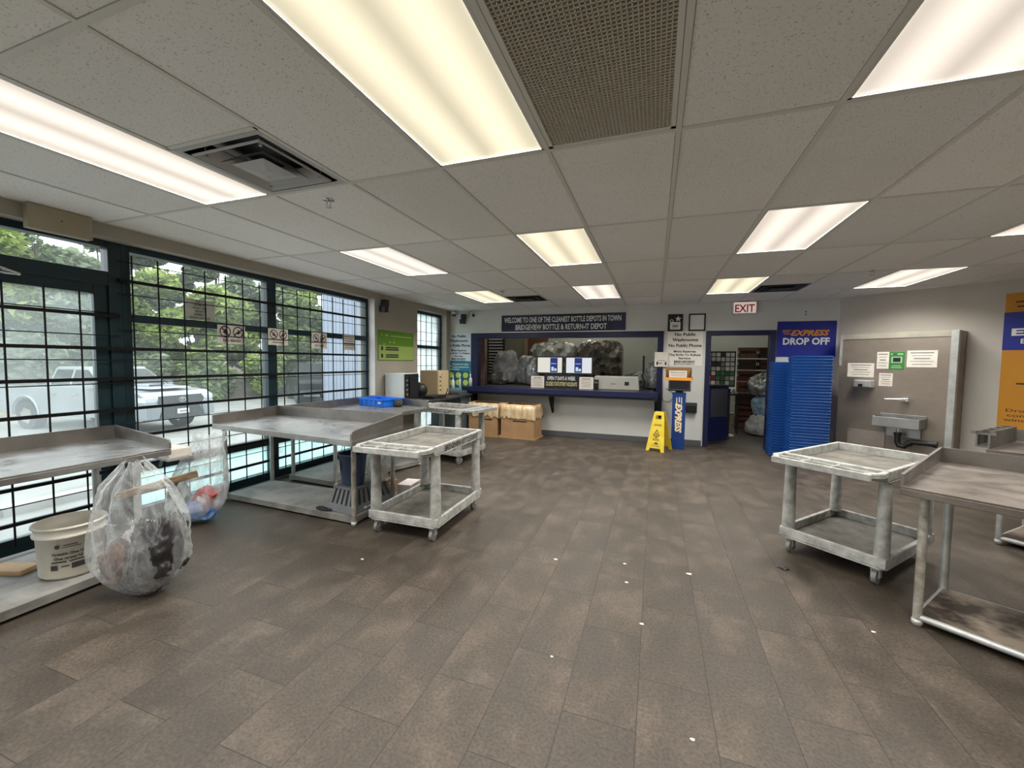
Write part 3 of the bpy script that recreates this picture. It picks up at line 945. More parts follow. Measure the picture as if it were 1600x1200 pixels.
# cameras and speakers
t = thing('dome_camera', 'white dome camera in the ceiling corner above the left notice', 'security camera', (-4.03, YB - .07, 2.43))
MB().lathe([(.001, .05), (.055, .05), (.055, .0)]).make('base', M['white'], t)
MB().lathe([(.05, 0), (.045, -.03), (.028, -.045), (.001, -.052)]).make('dome', M['darkgrey'], t)
t = thing('bullet_camera', 'small white bullet camera on the back wall beside the black speaker', 'security camera', (-3.60, YB, 2.45))
MB().tube([(0, 0, 0), (0, -.06, 0), (.02, -.09, -.03)], .014, 8).make('bracket', M['white'], t)
MB().tube([(-.02, -.05, .0), (.06, -.16, -.06)], .028, 12).make('body', M['white'], t)
MB().tube([(.06, -.16, -.06), (.075, -.18, -.072)], .029, 12).make('lens', M['blackmat'], t)


def speaker(Mx, label):
    t = thing('wall_speaker', label, 'speaker', M=Mx, group='small black wall speakers')
    MB().box(-.045, .045, -.005, .095, .03, .12).make('upper_cube', M['blackmat'], t, bevel=.005)
    MB().box(-.075, .025, -.10, -.008, .02, .12).make('lower_cube', M['blackmat'], t, bevel=.005)
    MB().tube([(0, 0, 0), (0, 0, .04)], .012, 8).make('bracket', M['black'], t)


speaker(face_back(-3.80, 2.33), 'black cube speaker on the back wall under the ceiling, left of the welcome banner')
speaker(face_left(5.52, 2.31), 'black cube speaker on the left wall beside the last big window')
f = MB().tube([(-3.72, YB - .008, 2.36), (-3.70, YB - .006, 2.45), (-3.66, YB - .006, 2.50)], .004, 6)
tag(f.make('speaker_cable', M['black']), 'thin black cable from the back wall speaker up to the ceiling', 'cable')

# green poster on left wall
t = sheet('green_poster', 'wide green poster with two light panels on the left wall between the windows', 'poster', face_left(5.93, 1.69), 1.0, .49, M['greenp'], .008)
MB().box(-.49, .49, -.235, .0, .008, .010).make('light_panel', M['greenl'], t)
MB().rect(0, -.115, .96, .006, .0115).rect(.13, .16, .62, .018, .0115).rect(-.29, .165, .08, .03, .0115).rect(-.41, .165, .03, .03, .0115).rect(-.2, .055, .04, .03, .0115).rect(-.09, .055, .04, .04, .0115).rect(-.36, -.03 + .05, .03, .03, .0115).make('white_print', M['greenl'], t)
f = MB()
for y in (-.05, -.17):
    f.rect(-.41, y, .05, .06, .0116); f.rect(-.14, y + .016, .34, .022, .0116); f.rect(-.14, y - .018, .36, .022, .0116)
f.make('black_print', M['ink'], t)


# signs taped to the windows
def nosign(y, z, w, h, label, word, n=2):
    t = thing('window_sign', label, 'sign', M=face_left(y, z, XW + .012), group='paper signs taped across the window rail')
    MB().box(-w / 2, w / 2, -h / 2, h / 2, 0, .003).make('sheet', M['paper'], t)
    f = MB(); r = w * .20
    for s in (-1, 1):
        cx = s * w * .235; cy = h * .15
        f.disc(cx, cy, r, .0045, 28, 0, r * .82)
        a = math.radians(-45 if s < 0 else 35)
        dx, dy = math.cos(a) * r * .9, math.sin(a) * r * .9; px, py = -math.sin(a) * r * .1, math.cos(a) * r * .1
        f.quad((cx - dx - px, cy - dy - py, .005), (cx + dx - px, cy + dy - py, .005), (cx + dx + px, cy + dy + py, .005), (cx - dx + px, cy - dy + py, .005))
        f.rect(cx, cy, r * .25, r * .8, .0046); f.rect(cx, cy - r * .1, r * .9, r * .2, .0046)
    if word: f.text(word, 0, -h * .32, h * .12, w * .62, .0046, bold=.02)
    else: f.rect(0, -h * .33, w * .6, h * .04, .0046)
    f.make('symbols', M['ink'], t)


nosign(3.14, 1.70, .30, .195, 'NO BIKES sign with two crossed-out circles taped to the window rail', 'NO BIKES!')
nosign(3.71, 1.71, .27, .195, 'sign with two no-smoking circles taped over the post between the big windows', '')
nosign(4.345, 1.70, .26, .21, 'NO CARTS sign with two crossed-out circles in the second big window', 'NO CARTS')
t = sheet('window_sign', 'small white text notice near the right end of the window rail', 'sign', face_left(4.90, 1.70, XW + .012), .25, .22, M['paper'], .003, group='paper signs taped across the window rail')
f = MB()
for k in range(6): f.rect(0, .085 - .032 * k, .2 - .02 * (k % 3), .010 if k else .016, .0045)
f.make('print', M['greyink'], t)
t = sheet('window_sign', 'camera surveillance notice facing outside, reads backwards in the first big window', 'sign', face_left(2.86, 1.93, XW - .045), .30, .20, mat('pale grey green paper', 'cfd3c8', .8), .002)  # opaque sheet in one pale greenish grey
f = MB()
for k, s in enumerate(['THESE', 'PREMISES', 'ARE NOW', 'UNDER', 'CAMERA', 'SURVEILLANCE']): f.text(s, 0, .08 - .032 * k, .02, None, .0035, wmax=.26, mirror=True, bold=.02)
f.make('lettering', mat('faded ink', '4a4b48', .7), t)

# ---- angled wall: amber express poster
t = sheet('express_poster', 'tall amber poster with blue band reading EXPRESS at the right edge', 'poster', face_angled(2.15, 1.515, .001), .90, 1.66, M['signyellow'], .006, bevel=.0)
MB().box(-.452, .452, .145, .60, .006, .009).make('blue_band', M['royal'], t)
MB().text('EXPRESS', -.385, .36, .08, .74, .011, align='L', bold=.04).text('EASY RETURN', -.31, .25, .055, .60, .011, align='L', bold=.02).make('band_lettering', M['whiteink'], t)
MB().rect(-.24, .72, .26, .018, .0075).rect(-.235, .665, .24, .018, .0075).rect(-.22, .605, .16, .018, .0075).rect(-.2, -.26, .24, .02, .0075).text('Drop your', -.385, -.585, .035, .4, .0075, align='L').text('containers', -.375, -.645, .035, .42, .0075, align='L').text('window', -.40, -.70, .035, .3, .0075, align='L').make('print', mat('dark brown print', '4a2c10', .6), t)

# ================================================================== COUNTER
t = thing('counter_shelf', 'long navy counter shelf below the service window, on three brackets', 'counter', (-1.785, YB, 0))
MB().box(-1.885, 1.845, -.40, -.035, .90, .935).make('worktop', mat('navy laminate', '0f1330', .3, col2='141838', scale=4), t, bevel=.004)
MB().box(-1.885, 1.845, -.415, -.400, .845, .94).make('front_edge', M['navy'], t, bevel=.003)
MB().box(-1.80, 1.83, -.34, -.0355, .80, .90).make('apron', M['darkgrey'], t)
for x in (-1.72, -.08, 1.81):
    f = MB()
    a = [(0, .80), (-.32, .80), (-.32, .76), (-.04, .46), (0, .46)]
    f.add([(x - .016, p[0] - .036, p[1]) for p in a] + [(x + .016, p[0] - .036, p[1]) for p in a],
          [(0, 1, 2, 3, 4), (9, 8, 7, 6, 5)] + [(i, i + 5, (i + 1) % 5 + 5, (i + 1) % 5) for i in range(5)])
    f.make('bracket', M['black'], t)

scr_w = emis('lit screen white', 'e9ecf2', .80)
scr_w2 = emis('lit screen cream', 'eceadd', .80)
scr_b = emis('lit screen navy', '16307f', .75)
scr_l = emis('lit screen pale', 'cfe0f2', .8)
for (x, lab, bx, wm) in [(-2.0, 'left lit monitor on the counter, navy picture at its right side', .085, scr_w2), (-1.415, 'right lit monitor on the counter, navy picture in its middle', -.01, scr_w)]:
    t = thing('monitor', lab, 'monitor', (x, YB + .17, .935), group='monitors at the service window')
    MB().box(-.275, .275, 0, .04, .275, .635).make('bezel', M['blackmat'], t, bevel=.004)
    MB().box(-.25, .25, -.0015, 0, .305, .605).make('screen', wm, t)
    MB().box(bx - .075, bx + .075, -.003, -.0016, .31, .60).make('screen_picture', scr_b, t)
    f = MB().box(bx - .06, bx + .05, -.0045, -.003, .48, .49); f.box(bx - .05, bx, -.0045, -.003, .34, .42); f.box(bx + .01, bx + .055, -.0045, -.003, .34, .39)
    f.make('screen_marks', scr_l, t)
    MB().box(-.03, .03, .02, .05, .02, .32).make('stand_neck', M['blackmat'], t)
    MB().box(-.12, .12, -.04, .14, 0.001, .02).make('stand_foot', M['blackmat'], t, bevel=.004)

t = thing('hours_sign', 'black sign reading OPEN 7 DAYS A WEEK CLOSED STATUTORY HOLIDAYS under the monitors', 'sign', M=face_back(-1.725, 1.075, YB + .02))
MB().box(-.335, .335, -.135, .135, 0, .012).make('sheet', M['blackmat'], t)
MB().text('OPEN 7 DAYS A WEEK', .0, .06, .07, .56, .0135, bold=.02).make('lettering', M['whiteink'], t)
MB().text('CLOSED STATUTORY HOLIDAYS', 0, -.05, .075, .62, .0135, bold=.02).make('lettering', mat('cream print', 'cfc68e', .6), t, label='cream lower line of letters')
for (x, lab) in [(-2.20, 'white notice left of the black hours sign on the counter'), (-1.235, 'white notice right of the black hours sign on the counter')]:
    t = thing('counter_notice', lab, 'notice', M=face_back(x, 1.055, YB + .0), group='paper notices on the counter')
    MB().box(-.135, .135, -.115, .115, 0, .003).make('sheet', M['paper'], t)
    f = MB().rect(0, .08, .16, .018, .0045)
    for k in range(5): f.rect(0, .045 - .03 * k, .21 - .03 * (k % 2), .008, .0045)
    f.make('print', M['greyink'], t)

t = thing('printer', 'long off-white machine with small dark tag on the back counter', 'machine', (-.70, YB + .33, .93))
MB().frus(-.43, .43, -.13, .13, .0, -.41, .41, -.13, .13, .26).make('body', mat('off white enamel', 'b9b8b0', .4, col2='adaca4', scale=3), t, bevel=.015)
MB().box(.16, .24, -.134, -.13, .09, .16).make('tag', M['ink'], t)
MB().box(-.10, .0, -.134, -.13, .10, .13).make('label_print', mat('faint red print', 'a98a80', .6), t)
t = thing('receipt_printer', 'small dark box between the notice and the off-white machine', 'machine', (-1.07, YB + .2, .93))
MB().box(-.045, .045, -.06, .06, 0, .19).make('body', M['blackmat'], t, bevel=.006)
MB().box(-.03, .03, -.063, -.06, .12, .15).make('slot', M['greyink'], t)
t = thing('desk_phone_stand', 'tall black handset on a curved stand at the right end of the counter', 'stand', (-.20, YB + .36, .93))
MB().tube([(0, 0, 0), (.02, 0, .15), (-.03, 0, .28), (0, 0, .36)], .018, 8).make('curved_arm', M['blackmat'], t)
MB().box(-.03, .01, -.02, .02, .33, .66).make('handset', M['blackmat'], t, bevel=.012)
MB().lathe([(.001, .012), (.07, .01), (.075, 0)], n=18).make('foot', M['blackmat'], t)

# worktop inside and things in the back room
t = thing('back_counter', 'grey worktop on the far side of the service window', 'counter', (-1.76, YB + .12, 0))
MB().box(-1.74, 1.74, 0.002, .50, .895, .93).make('worktop', M['darkgrey'], t)
MB().box(-1.7, 1.7, .1, .47, 0, .89).make('cabinet', M['darkgrey'], t)


def blob(name, label, cat, loc, rx, ry, rz_, m, seed=0, amp=.16, group=None, n=56, base=True, fr=2.2):
    """crumpled sack: a sagging ball broken up by sharp folds"""
    f = MB(); vs = []; fs = []
    rows = n // 2 + 2
    off = Vector((seed * 3.7, seed * 1.3, seed * .7))
    for i in range(rows):
        a = PI * i / (rows - 1)
        for k in range(n):
            t_ = 2 * PI * k / n
            d = Vector((math.sin(a) * math.cos(t_), math.sin(a) * math.sin(t_), -math.cos(a)))
            q = 1 + amp * (1.3 * noise.noise(d * fr * .6 + off) + .9 * (1 - 2 * abs(noise.noise(d * fr * 1.5 + off))) - .5 + .6 * (1 - 2 * abs(noise.noise(d * fr * 3.4 + off))) - .3)
            zc = d.z
            if base and zc < -.6: zc = -.6 - (abs(zc) - .6) * .25
            r = math.sin(a) ** .75 * q
            vs.append((rx * r * math.cos(t_), ry * r * math.sin(t_), rz_ * ((zc + .7) * (q if zc > -.55 else 1))))
    for i in range(rows - 1):
        for k in range(n):
            fs.append((i * n + k, i * n + (k + 1) % n, (i + 1) * n + (k + 1) % n, (i + 1) * n + k))
    f.add(vs, fs, 0, True)
    o = f.make(name, m, None)
    o.location = loc
    return tag(o, label, cat, group)


def canmat(name, c1, c2, c3):
    """film over many crushed cans: cells of different tone with creases between"""
    m, nt, b = newmat(name)
    tc = nt.nodes.new('ShaderNodeTexCoord')
    vo = nt.nodes.new('ShaderNodeTexVoronoi'); vo.inputs['Scale'].default_value = 9
    nt.links.new(tc.outputs['Object'], vo.inputs['Vector'])
    sp = nt.nodes.new('ShaderNodeSeparateColor'); nt.links.new(vo.outputs['Color'], sp.inputs[0])
    r = nt.nodes.new('ShaderNodeValToRGB'); e = r.color_ramp.elements
    e[0].color = srgb(c1); e[1].color = srgb(c3); q = e.new(.6); q.color = srgb(c2)
    nt.links.new(sp.outputs[0], r.inputs[0]); nt.links.new(r.outputs[0], b.inputs['Base Color'])
    bp = nt.nodes.new('ShaderNodeBump'); bp.inputs['Strength'].default_value = .9; bp.inputs['Distance'].default_value = .03
    nt.links.new(vo.outputs['Distance'], bp.inputs['Height']); nt.links.new(bp.outputs[0], b.inputs['Normal'])
    b.inputs['Roughness'].default_value = .25
    return m


gb = mat('grey crumpled sack', '7d8082', .3, col2='a3a7aa', scale=9, bump=.7, bscale=12)
cb = canmat('translucent sack of cans', '5b5f5c', '8e918d', 'b9bbb6')
sb = mat('silver sack', 'a7abad', .2, .35, col2='6d7173', scale=11, bump=1, bscale=10)
db = canmat('dark shrink wrapped bale', '2c2926', '55504a', '86817a')
blob('refuse_sack', 'large grey crumpled sack in the back room, left of the monitors', 'sack', (-3.32, 9.02, .93), .33, .27, .46, gb, 3, .11, group='grey sacks behind the counter')
blob('refuse_sack', 'rounded grey sack leaning right of the biggest grey sack', 'sack', (-2.80, 9.05, .93), .24, .24, .37, gb, 4, .11, group='grey sacks behind the counter')
blob('refuse_sack', 'small silver sack just left of the left monitor', 'sack', (-2.56, 8.70, .93), .16, .14, .34, sb, 5, .11, group='grey sacks behind the counter')
blob('refuse_sack', 'dark low sack in front of the large grey sack at the left end', 'sack', (-3.36, 8.64, .93), .24, .11, .15, db, 6, group='grey sacks behind the counter')
t = thing('sorting_bench', 'grey bench behind the service window carrying the sacks', 'bench', (-1.7, 9.1, 0))
MB().box(-1.94, 2.3, -.58, .25, .87, .93).make('bench_top', M['darkgrey'], t)
for x in (-1.85, 0, 2.2):
    MB().box(x - .04, x + .04, -.5, .2, 0, .87).make('leg', M['darkgrey'], t)


def bale(label, x0, x1, y, z0, z1, d, m, seed):
    rnd = np.random.RandomState(seed)
    f = MB(); n = 48; rows = 40
    L_ = x1 - x0; h = (z1 - z0) / 2; zc = (z0 + z1) / 2
    vs = []; fs = []
    for i in range(rows + 1):
        u = i / rows
        e = 1 - .28 * abs(2 * u - 1) ** 6
        for k in range(n):
            t_ = 2 * PI * k / n
            c, s = math.cos(t_), math.sin(t_)
            sq = (abs(c) ** 3.2 + abs(s) ** 3.2) ** (-1 / 3.2)
            q = sq * e * (1 + .10 * noise.noise(Vector((u * 7 + seed * 5, 2.2 * c, 2.2 * s))) + .07 * (.5 - abs(noise.noise(Vector((u * 16, 5 * c + seed, 5 * s))))))
            vs.append((x0 - (x0 + x1) / 2 + L_ * u, d * c * q, zc + h * s * q))
    for i in range(rows):
        for k in range(n): fs.append((i * n + k, i * n + (k + 1) % n, (i + 1) * n + (k + 1) % n, (i + 1) * n + k))
    fs += [tuple(range(n))[::-1], tuple(range(rows * n, rows * n + n))]
    f.add(vs, fs, 0, True)
    o = f.make('can_bale', m); o.location = ((x0 + x1) / 2, y, 0)
    return tag(o, label, 'bale', 'wrapped bales behind the counter')


bale('grey translucent bale of cans behind the left monitor', -3.02, -1.86, 10.25, .90, 1.94, .45, cb, 1)
bale('long bale of cans behind the right monitor, dark at its right end', -1.80, -.75, 10.22, .90, 1.97, .45, db, 2)
t = thing('bale_platform', 'low dark platform under the wrapped bales', 'platform', (-1.9, 10.0, 0))
MB().box(-1.3, 1.3, -.35, .7, .70, .83).make('deck', M['blackmat'], t)
for x in (-1.1, 0, 1.1): MB().box(x - .05, x + .05, -.3, .65, 0, .70).make('skid', M['blackmat'], t)
blob('refuse_sack', 'silver crumpled sack at the right end of the service window', 'sack', (.0, 8.62, .93), .20, .2, .30, sb, 9, group='grey sacks behind the counter')
blob('refuse_sack', 'flat grey sheet of film right of the dark bale end', 'sack', (-.28, 9.3, .93), .35, .22, .18, cb, 12, group='grey sacks behind the counter')

# left: pinkish post, slatted shelf, brown door in the back room
t = thing('roller_post', 'pinkish striped post at the left inside edge of the service window', 'post', (-3.78, 8.75, 0))
MB().box(-.07, .07, -.05, .05, 0, 2.6).make('post', mat('dusty pink paint', '8a6f68', .7, col2='6e4f46', scale=6), t)
MB().box(-.13, -.08, -.06, .0, .9, 2.1).make('rail', M['blackmat'], t)
t = thing('slatted_rack', 'dark rack of pale horizontal slats behind the grey sacks', 'rack', (-3.85, 9.75, 0))
MB().box(-.23, .23, .02, .05, 0, 2.4).make('back_panel', M['blackmat'], t)
for k in range(14): MB().box(-.19, .19, -.02, .02, 1.02 + .075 * k, 1.052 + .075 * k).make('slat', M['grid'], t)
for x in (-.22, .2): MB().box(x, x + .02, -.03, .03, 0, 2.4).make('upright', M['blackmat'], t)
t = thing('brown_door', 'brown plywood panel standing in the back room behind the left monitor', 'panel', (-3.2, 10.9, 0))
MB().box(-.16, .42, 0, .04, 0, 2.7).make('leaf', mat('brown plywood', '6b4327', .5, col2='4c2e1b', scale=3, stretch=(6, 1, 1)), t)
MB().box(-.26, -.15, -.02, .06, 0, 2.7).make('jamb', mat('dull tan paint', '8b7764', .7), t)
t = thing('pale_panel', 'pale grey panel leaning beside the brown plywood door', 'panel', (-3.92, 11.0, 0))
MB().box(-.3, .42, 0, .05, 0, 2.7).make('panel', mat('dull pale paint', '7c7c6c', .8), t)

# seen through the doorway: rack of cans, shelving with crates, sacks
t = thing('product_rack', 'tilted display board of small container pictures inside the back doorway', 'display rack', (1.22, 9.05, 0), math.radians(-6))
MB().box(-.26, .28, 0, .03, 1.0, 1.70).make('board', M['blackmat'], t)
MB().box(.27, .29, -.02, .04, .9, 1.85).make('side_rail', M['chrome'], t)
rr = random.Random(5)
cols = ['d7d7d3', 'b9b9b5', '8a8a86', '2f5f3b', '3f7a4a', 'd8d8d4', 'a12b2b', '3a3b3d']
pm = [mat('print %s' % c, c, .6) for c in cols]
for r_ in range(7):
    for c_ in range(6):
        z = 1.04 + .093 * r_; x = -.235 + .083 * c_
        k = rr.choice([0, 0, 1, 2, 7]) if r_ > 2 else rr.choice([3, 4, 2, 1] if c_ > 1 else [6, 5, 1])
        MB().box(x, x + .068, -.006, 0, z, z + .075).make('picture', pm[k], t)
MB().box(-.26, .28, -.12, 0, .97, 1.0).make('ledge', M['white'], t)
MB().box(-.2, .2, .0, .05, 0, 1.0).make('support', M['blackmat'], t)

crm = [mat('brown crate', '5d4030', .6, col2='6f4f3c', scale=6), mat('dark crate', '3a2a22', .6), mat('dull red crate', '59302a', .6)]
def crate(x, y, z, label, m):
    t = thing('bottle_crate', label, 'crate', (x, y, z), group='crates stacked beyond the back doorway')
    f = MB()
    for (x0, x1, y0, y1) in ((-.19, .19, -.15, -.138), (-.19, .19, .138, .15), (-.19, -.178, -.15, .15), (.178, .19, -.15, .15)):
        f.box(x0, x1, y0, y1, 0, .10); f.box(x0, x1, y0, y1, .16, .235)
    for sx in (-.19, .178):
        for y0 in (-.15, .138): f.box(sx, sx + .012, y0, y0 + .012, .1, .16)
    f.box(-.18, .18, -.14, .14, 0, .01)
    f.make('walls', m, t)
    MB().box(-.16, .16, -.12, .12, .01, .19).make('bottles', crm[1], t)
names = ['bottom', 'second', 'third', 'fourth', 'fifth', 'sixth', 'top']
for ci, x in enumerate((1.98, 2.40, 2.82)):
    for k in range(7):
        crate(x, 10.6, .02 + .262 * k, 'brown crate, %s of the %s crate stack beyond the back doorway' % (names[k], ['left', 'middle', 'right'][ci]), crm[(k * 2 + ci) % 3])
t = thing('crate_pallet', 'pallet under the brown crate stacks', 'pallet', (2.4, 10.6, 0))
MB().box(-.65, .65, -.2, .2, 0, .019).make('boards', crm[1], t)
blob('refuse_sack', 'upper silver sack inside the back doorway at the right jamb', 'sack', (2.12, 9.62, .80), .25, .22, .27, sb, 21, group='sacks beyond the back doorway')
blob('refuse_sack', 'pale blue and white sack under the silver sack in the doorway', 'sack', (2.16, 9.6, .40), .25, .22, .24, mat('pale blue sack', '9db2c0', .3, col2='5f86a6', scale=5, bump=.8, bscale=9), 22, group='sacks beyond the back doorway')
blob('refuse_sack', 'white sack on the floor inside the back doorway', 'sack', (2.1, 9.55, .0), .28, .24, .25, mat('white sack', 'b4b3b3', .4, col2='8d8f92', scale=8, bump=.8, bscale=9), 23, group='sacks beyond the back doorway')
t = thing('steel_stool', 'dark metal stand with can on it just inside the half door', 'stand', (1.55, 9.6, 0))
MB().box(-.1, .1, -.1, .1, .80, .83).make('top', M['blackmat'], t)
for sx in (-.09, .09):
    for sy in (-.09, .09): MB().tube([(sx, sy, 0), (sx, sy, .80)], .012, 6).make('leg', M['blackmat'], t)
MB().lathe([(.001, .95), (.04, .95), (.04, .83)], n=14).make('can', M['chrome'], t)
blob('dropped_paper', 'crumpled pale paper on the back room floor behind the half door', 'paper', (1.42, 9.1, 0), .10, .07, .03, M['paper'], 30)

# ================================================================== BOXES, WET FLOOR SIGN, KIOSK
def carton(x, y, w, d, h, label, rz=0):
    t = thing('cardboard_box', label, 'box', (x, y, .03), rz, group='lined cardboard boxes under the counter')
    f = MB()
    f.box(-w / 2, w / 2, -d / 2, -d / 2 + .008, 0, h); f.box(-w / 2, w / 2, d / 2 - .008, d / 2, 0, h)
    f.box(-w / 2, -w / 2 + .008, -d / 2 + .008, d / 2 - .008, 0, h); f.box(w / 2 - .008, w / 2, -d / 2 + .008, d / 2 - .008, 0, h); f.box(-w / 2, w / 2, -d / 2, d / 2, 0, .008)
    f.make('carton', M['cardboard'], t, bevel=.002)
    # clear liner folded down over the rim
    n = 60; vs = []; fs = []
    rnd = random.Random(int(x * 100))
    P = []
    for k in range(n):
        u = 4 * k / n; s_ = int(u); q = u - s_
        c4 = [(-1, -1), (1, -1), (1, 1), (-1, 1)]
        a, b_ = c4[s_], c4[(s_ + 1) % 4]
        P.append(((a[0] + (b_[0] - a[0]) * q), (a[1] + (b_[1] - a[1]) * q)))
    rings = [(.96, -.16, 0), (.985, 0.012, 0), (1.03, .018, .01), (1.05, -.10, .02), (1.07, -.24, .035)]
    for (s_, dz, am) in rings:
        for p in P:
            j = am * (rnd.random() - .5)
            vs.append((p[0] * (w / 2) * (s_ + j), p[1] * (d / 2) * (s_ + j), h + dz + (rnd.random() - .5) * am * (2.2 if dz < -.2 else .6)))
    for i in range(len(rings) - 1):
        for k in range(n): fs.append((i * n + k, i * n + (k + 1) % n, (i + 1) * n + (k + 1) % n, (i + 1) * n + k))
    MB().add(vs, fs, 0, True).make('liner', M['cardliner'], t)
    MB().rect(0, 0, .28, .022, 0).make('print', M['ink'], t).matrix_local = Matrix(((1, 0, 0, .05), (0, 0, -1, -d / 2 - .001), (0, 1, 0, h - .30), (0, 0, 0, 1)))
    MB().box(-w / 2 - .03, w / 2 + .03, -d / 2 - .03, d / 2 + .02, -.03, -.002).make('base_board', M['cardboard'], t)


carton(-2.40, 7.46, .67, .44, .60, 'right cardboard box with folded clear liner under the counter shelf', math.radians(-4))
carton(-3.12, 7.47, .60, .44, .60, 'left cardboard box with folded liner, partly hidden by the farther cart', 0)

t = thing('wet_floor_sign', 'yellow folding wet floor caution sign standing by the counter end', 'caution sign', (.10, 7.22, 0), math.radians(-24))
def leaf(sg):
    f = MB()
    H_ = .64; yb = sg * .16; yt = sg * .02
    def P(x, z):
        q = z / H_
        return (x, yb + (yt - yb) * q, z)
    outer = [(-.155, 0), (-.10, 0), (-.085, .05), (.085, .05), (.10, 0), (.155, 0), (.085, .64), (-.085, .64)]
    th = .012
    pts = [P(*p) for p in outer]
    n = len(pts)
    # board with a hand hole, in strips
    def strip(poly):
        m_ = len(poly)
        a = [P(*p) for p in poly]; b_ = [(p[0], p[1] + th * sg, p[2]) for p in a]
        fs = [tuple(range(m_)), tuple(range(m_, 2 * m_))[::-1]] + [(i, m_ + i, m_ + (i + 1) % m_, (i + 1) % m_) for i in range(m_)]
        f.add(a + b_, fs)
    strip([(-.155, 0), (-.10, 0), (-.085, .05), (.085, .05), (.10, 0), (.155, 0), (.0985, .52), (-.0985, .52)])
    strip([(-.0985, .52), (-.05, .52), (-.045, .585), (-.0895, .585)]); strip([(.05, .52), (.0985, .52), (.0895, .585), (.045, .585)])
    strip([(-.0895, .585), (.0895, .585), (.08, .64), (-.08, .64)])
    return f
leaf(-1).make('front_board', M['yellow'], t, bevel=.003)
leaf(1).make('rear_board', M['yellow'], t, bevel=.003)
tilt = math.atan2(.14, .64)
pr_ = MB()
pr_.text('CAUTION', 0, .44, .03, .13, 0, bold=.02)
pr_.add([(-.06, .26, 0), (.06, .26, 0), (0, .37, 0), (-.04, .272, 0), (.04, .272, 0), (0, .345, 0)], [(0, 1, 4, 3), (1, 2, 5, 4), (2, 0, 3, 5)])
pr_.rect(0, .295, .035, .014, 0).text('WET', 0, .235, .03, .07, 0, bold=.03).text('FLOOR', 0, .195, .03, .11, 0, bold=.03).rect(0, .12, .10, .008, 0).rect(.01, .14, .05, .02, 0).rect(0, .09, .15, .006, 0)
o = pr_.make('lettering', M['ink'], t)
o.matrix_local = Matrix.Translation((0, -.16 - .014, 0)) @ Matrix.Rotation(PI / 2 - tilt, 4, 'X')
MB().box(-.07, .07, -.03, .03, .632, .645).make('hinge', M['yellow'], t)

t = thing('kiosk', 'blue EXPRESS kiosk post with black tablet between counter and doorway', 'kiosk', (.40, 7.48, 0), math.radians(-3))
MB().box(-.105, .105, -.06, .06, .0, .96).make('post', M['postblue'], t, bevel=.005)
lm = Matrix(((0, 0, 0, 0), (0, 0, 0, 0), (0, 0, 0, 0), (0, 0, 0, 1)))
lt = MB().text('EXPRESS', .03, 0, .095, .50, 0, shear=.3, bold=.05)
lt.rect(-.265, .04, .11, .014, 0).rect(-.28, .005, .09, .014, 0).rect(-.265, -.035, .10, .014, 0)
o = lt.make('lettering', mat('cream and orange print', 'ecd9a8', .5), t)
o.matrix_local = Matrix(((0, 1, 0, 0), (0, 0, -1, -.0615), (-1, 0, 0, .56), (0, 0, 0, 1)))     # runs down the post
MB().box(-.06, .06, -.03, .03, .96, 1.04).make('neck', M['blackmat'], t)
f = MB(); f.M = Matrix.Translation((0, -.05, 1.08)) @ Matrix.Rotation(math.radians(-18), 4, 'X')
f.box(-.175, .175, -.02, .02, -.095, .105)
f.make('tablet', M['blackmat'], t, bevel=.008)
f = MB(); f.M = Matrix.Translation((0, -.05, 1.08)) @ Matrix.Rotation(math.radians(-18), 4, 'X')
f.box(-.155, .155, -.0215, -.020, -.07, .09)
f.make('tablet_screen', mat('dark screen', '1d1f26', .12, spec=.7), t)
t2 = thing('literature_tray', 'open cardboard tray with printed card standing on the kiosk', 'tray', (.38, 7.50, 1.165), math.radians(-3))
f = MB().box(-.205, .205, -.06, .06, 0, .008).box(-.205, .205, .052, .06, .008, .22).box(-.205, -.197, -.06, .052, .008, .19).box(.197, .205, -.06, .052, .008, .19)
f.make('tray_walls', mat('brown card', '94703f', .7, col2='86653a', scale=4), t2)
MB().box(-.215, .215, -.068, -.0605, 0, .05).make('orange_lip', M['signorange'], t2)
MB().box(-.15, .13, -.03, -.025, .03, .165).make('card', M['paper'], t2)
MB().box(-.13, .11, -.032, -.0305, .13, .14).box(-.12, .10, -.032, -.0305, .10, .106).box(-.12, .10, -.032, -.0305, .075, .081).make('card_print', M['greyink'], t2)
f = MB().tube([(.20, YB - .01, 1.0), (.30, YB - .02, .93), (.33, YB - .02, .84), (.25, YB - .02, .76), (.15, YB - .02, .78), (.13, YB - .01, .84)], .005, 6)
tag(f.make('power_cable', M['black']), 'thin black cable looping on the wall behind the kiosk', 'cable')

# ================================================================== BLUE TRAYS
tray_me = None
def tray_mesh():
    f = MB(); w, d, h = .235, .185, .036
    f.frus(-w + .02, w - .02, -d + .02, d - .02, 0, -w + .01, w - .01, -d + .01, d - .01, .008)
    for (x0, x1, y0, y1) in ((-w + .008, w - .008, -d + .008, -d + .014), (-w + .008, w - .008, d - .014, d - .008), (-w + .008, -w + .014, -d + .014, d - .014), (w - .014, w - .008, -d + .014, d - .014)):
        f.box(x0, x1, y0, y1, .008, .045)
    for (x0, x1, y0, y1) in ((-w, w, -d, -d + .016), (-w, w, d - .016, d), (-w, -w + .016, -d + .016, d - .016), (w - .016, w, -d + .016, d - .016)):
        f.box(x0, x1, y0, y1, .030, .045)
    return f
def ordinal(n):
    return '%d%s' % (n, 'th' if 10 <= n % 100 <= 20 else {1: 'st', 2: 'nd', 3: 'rd'}.get(n % 10, 'th'))
first = tray_mesh().make('blue_tray', M['blue'], None, bevel=.003, segs=1)
PT = .0425
cnt = 0
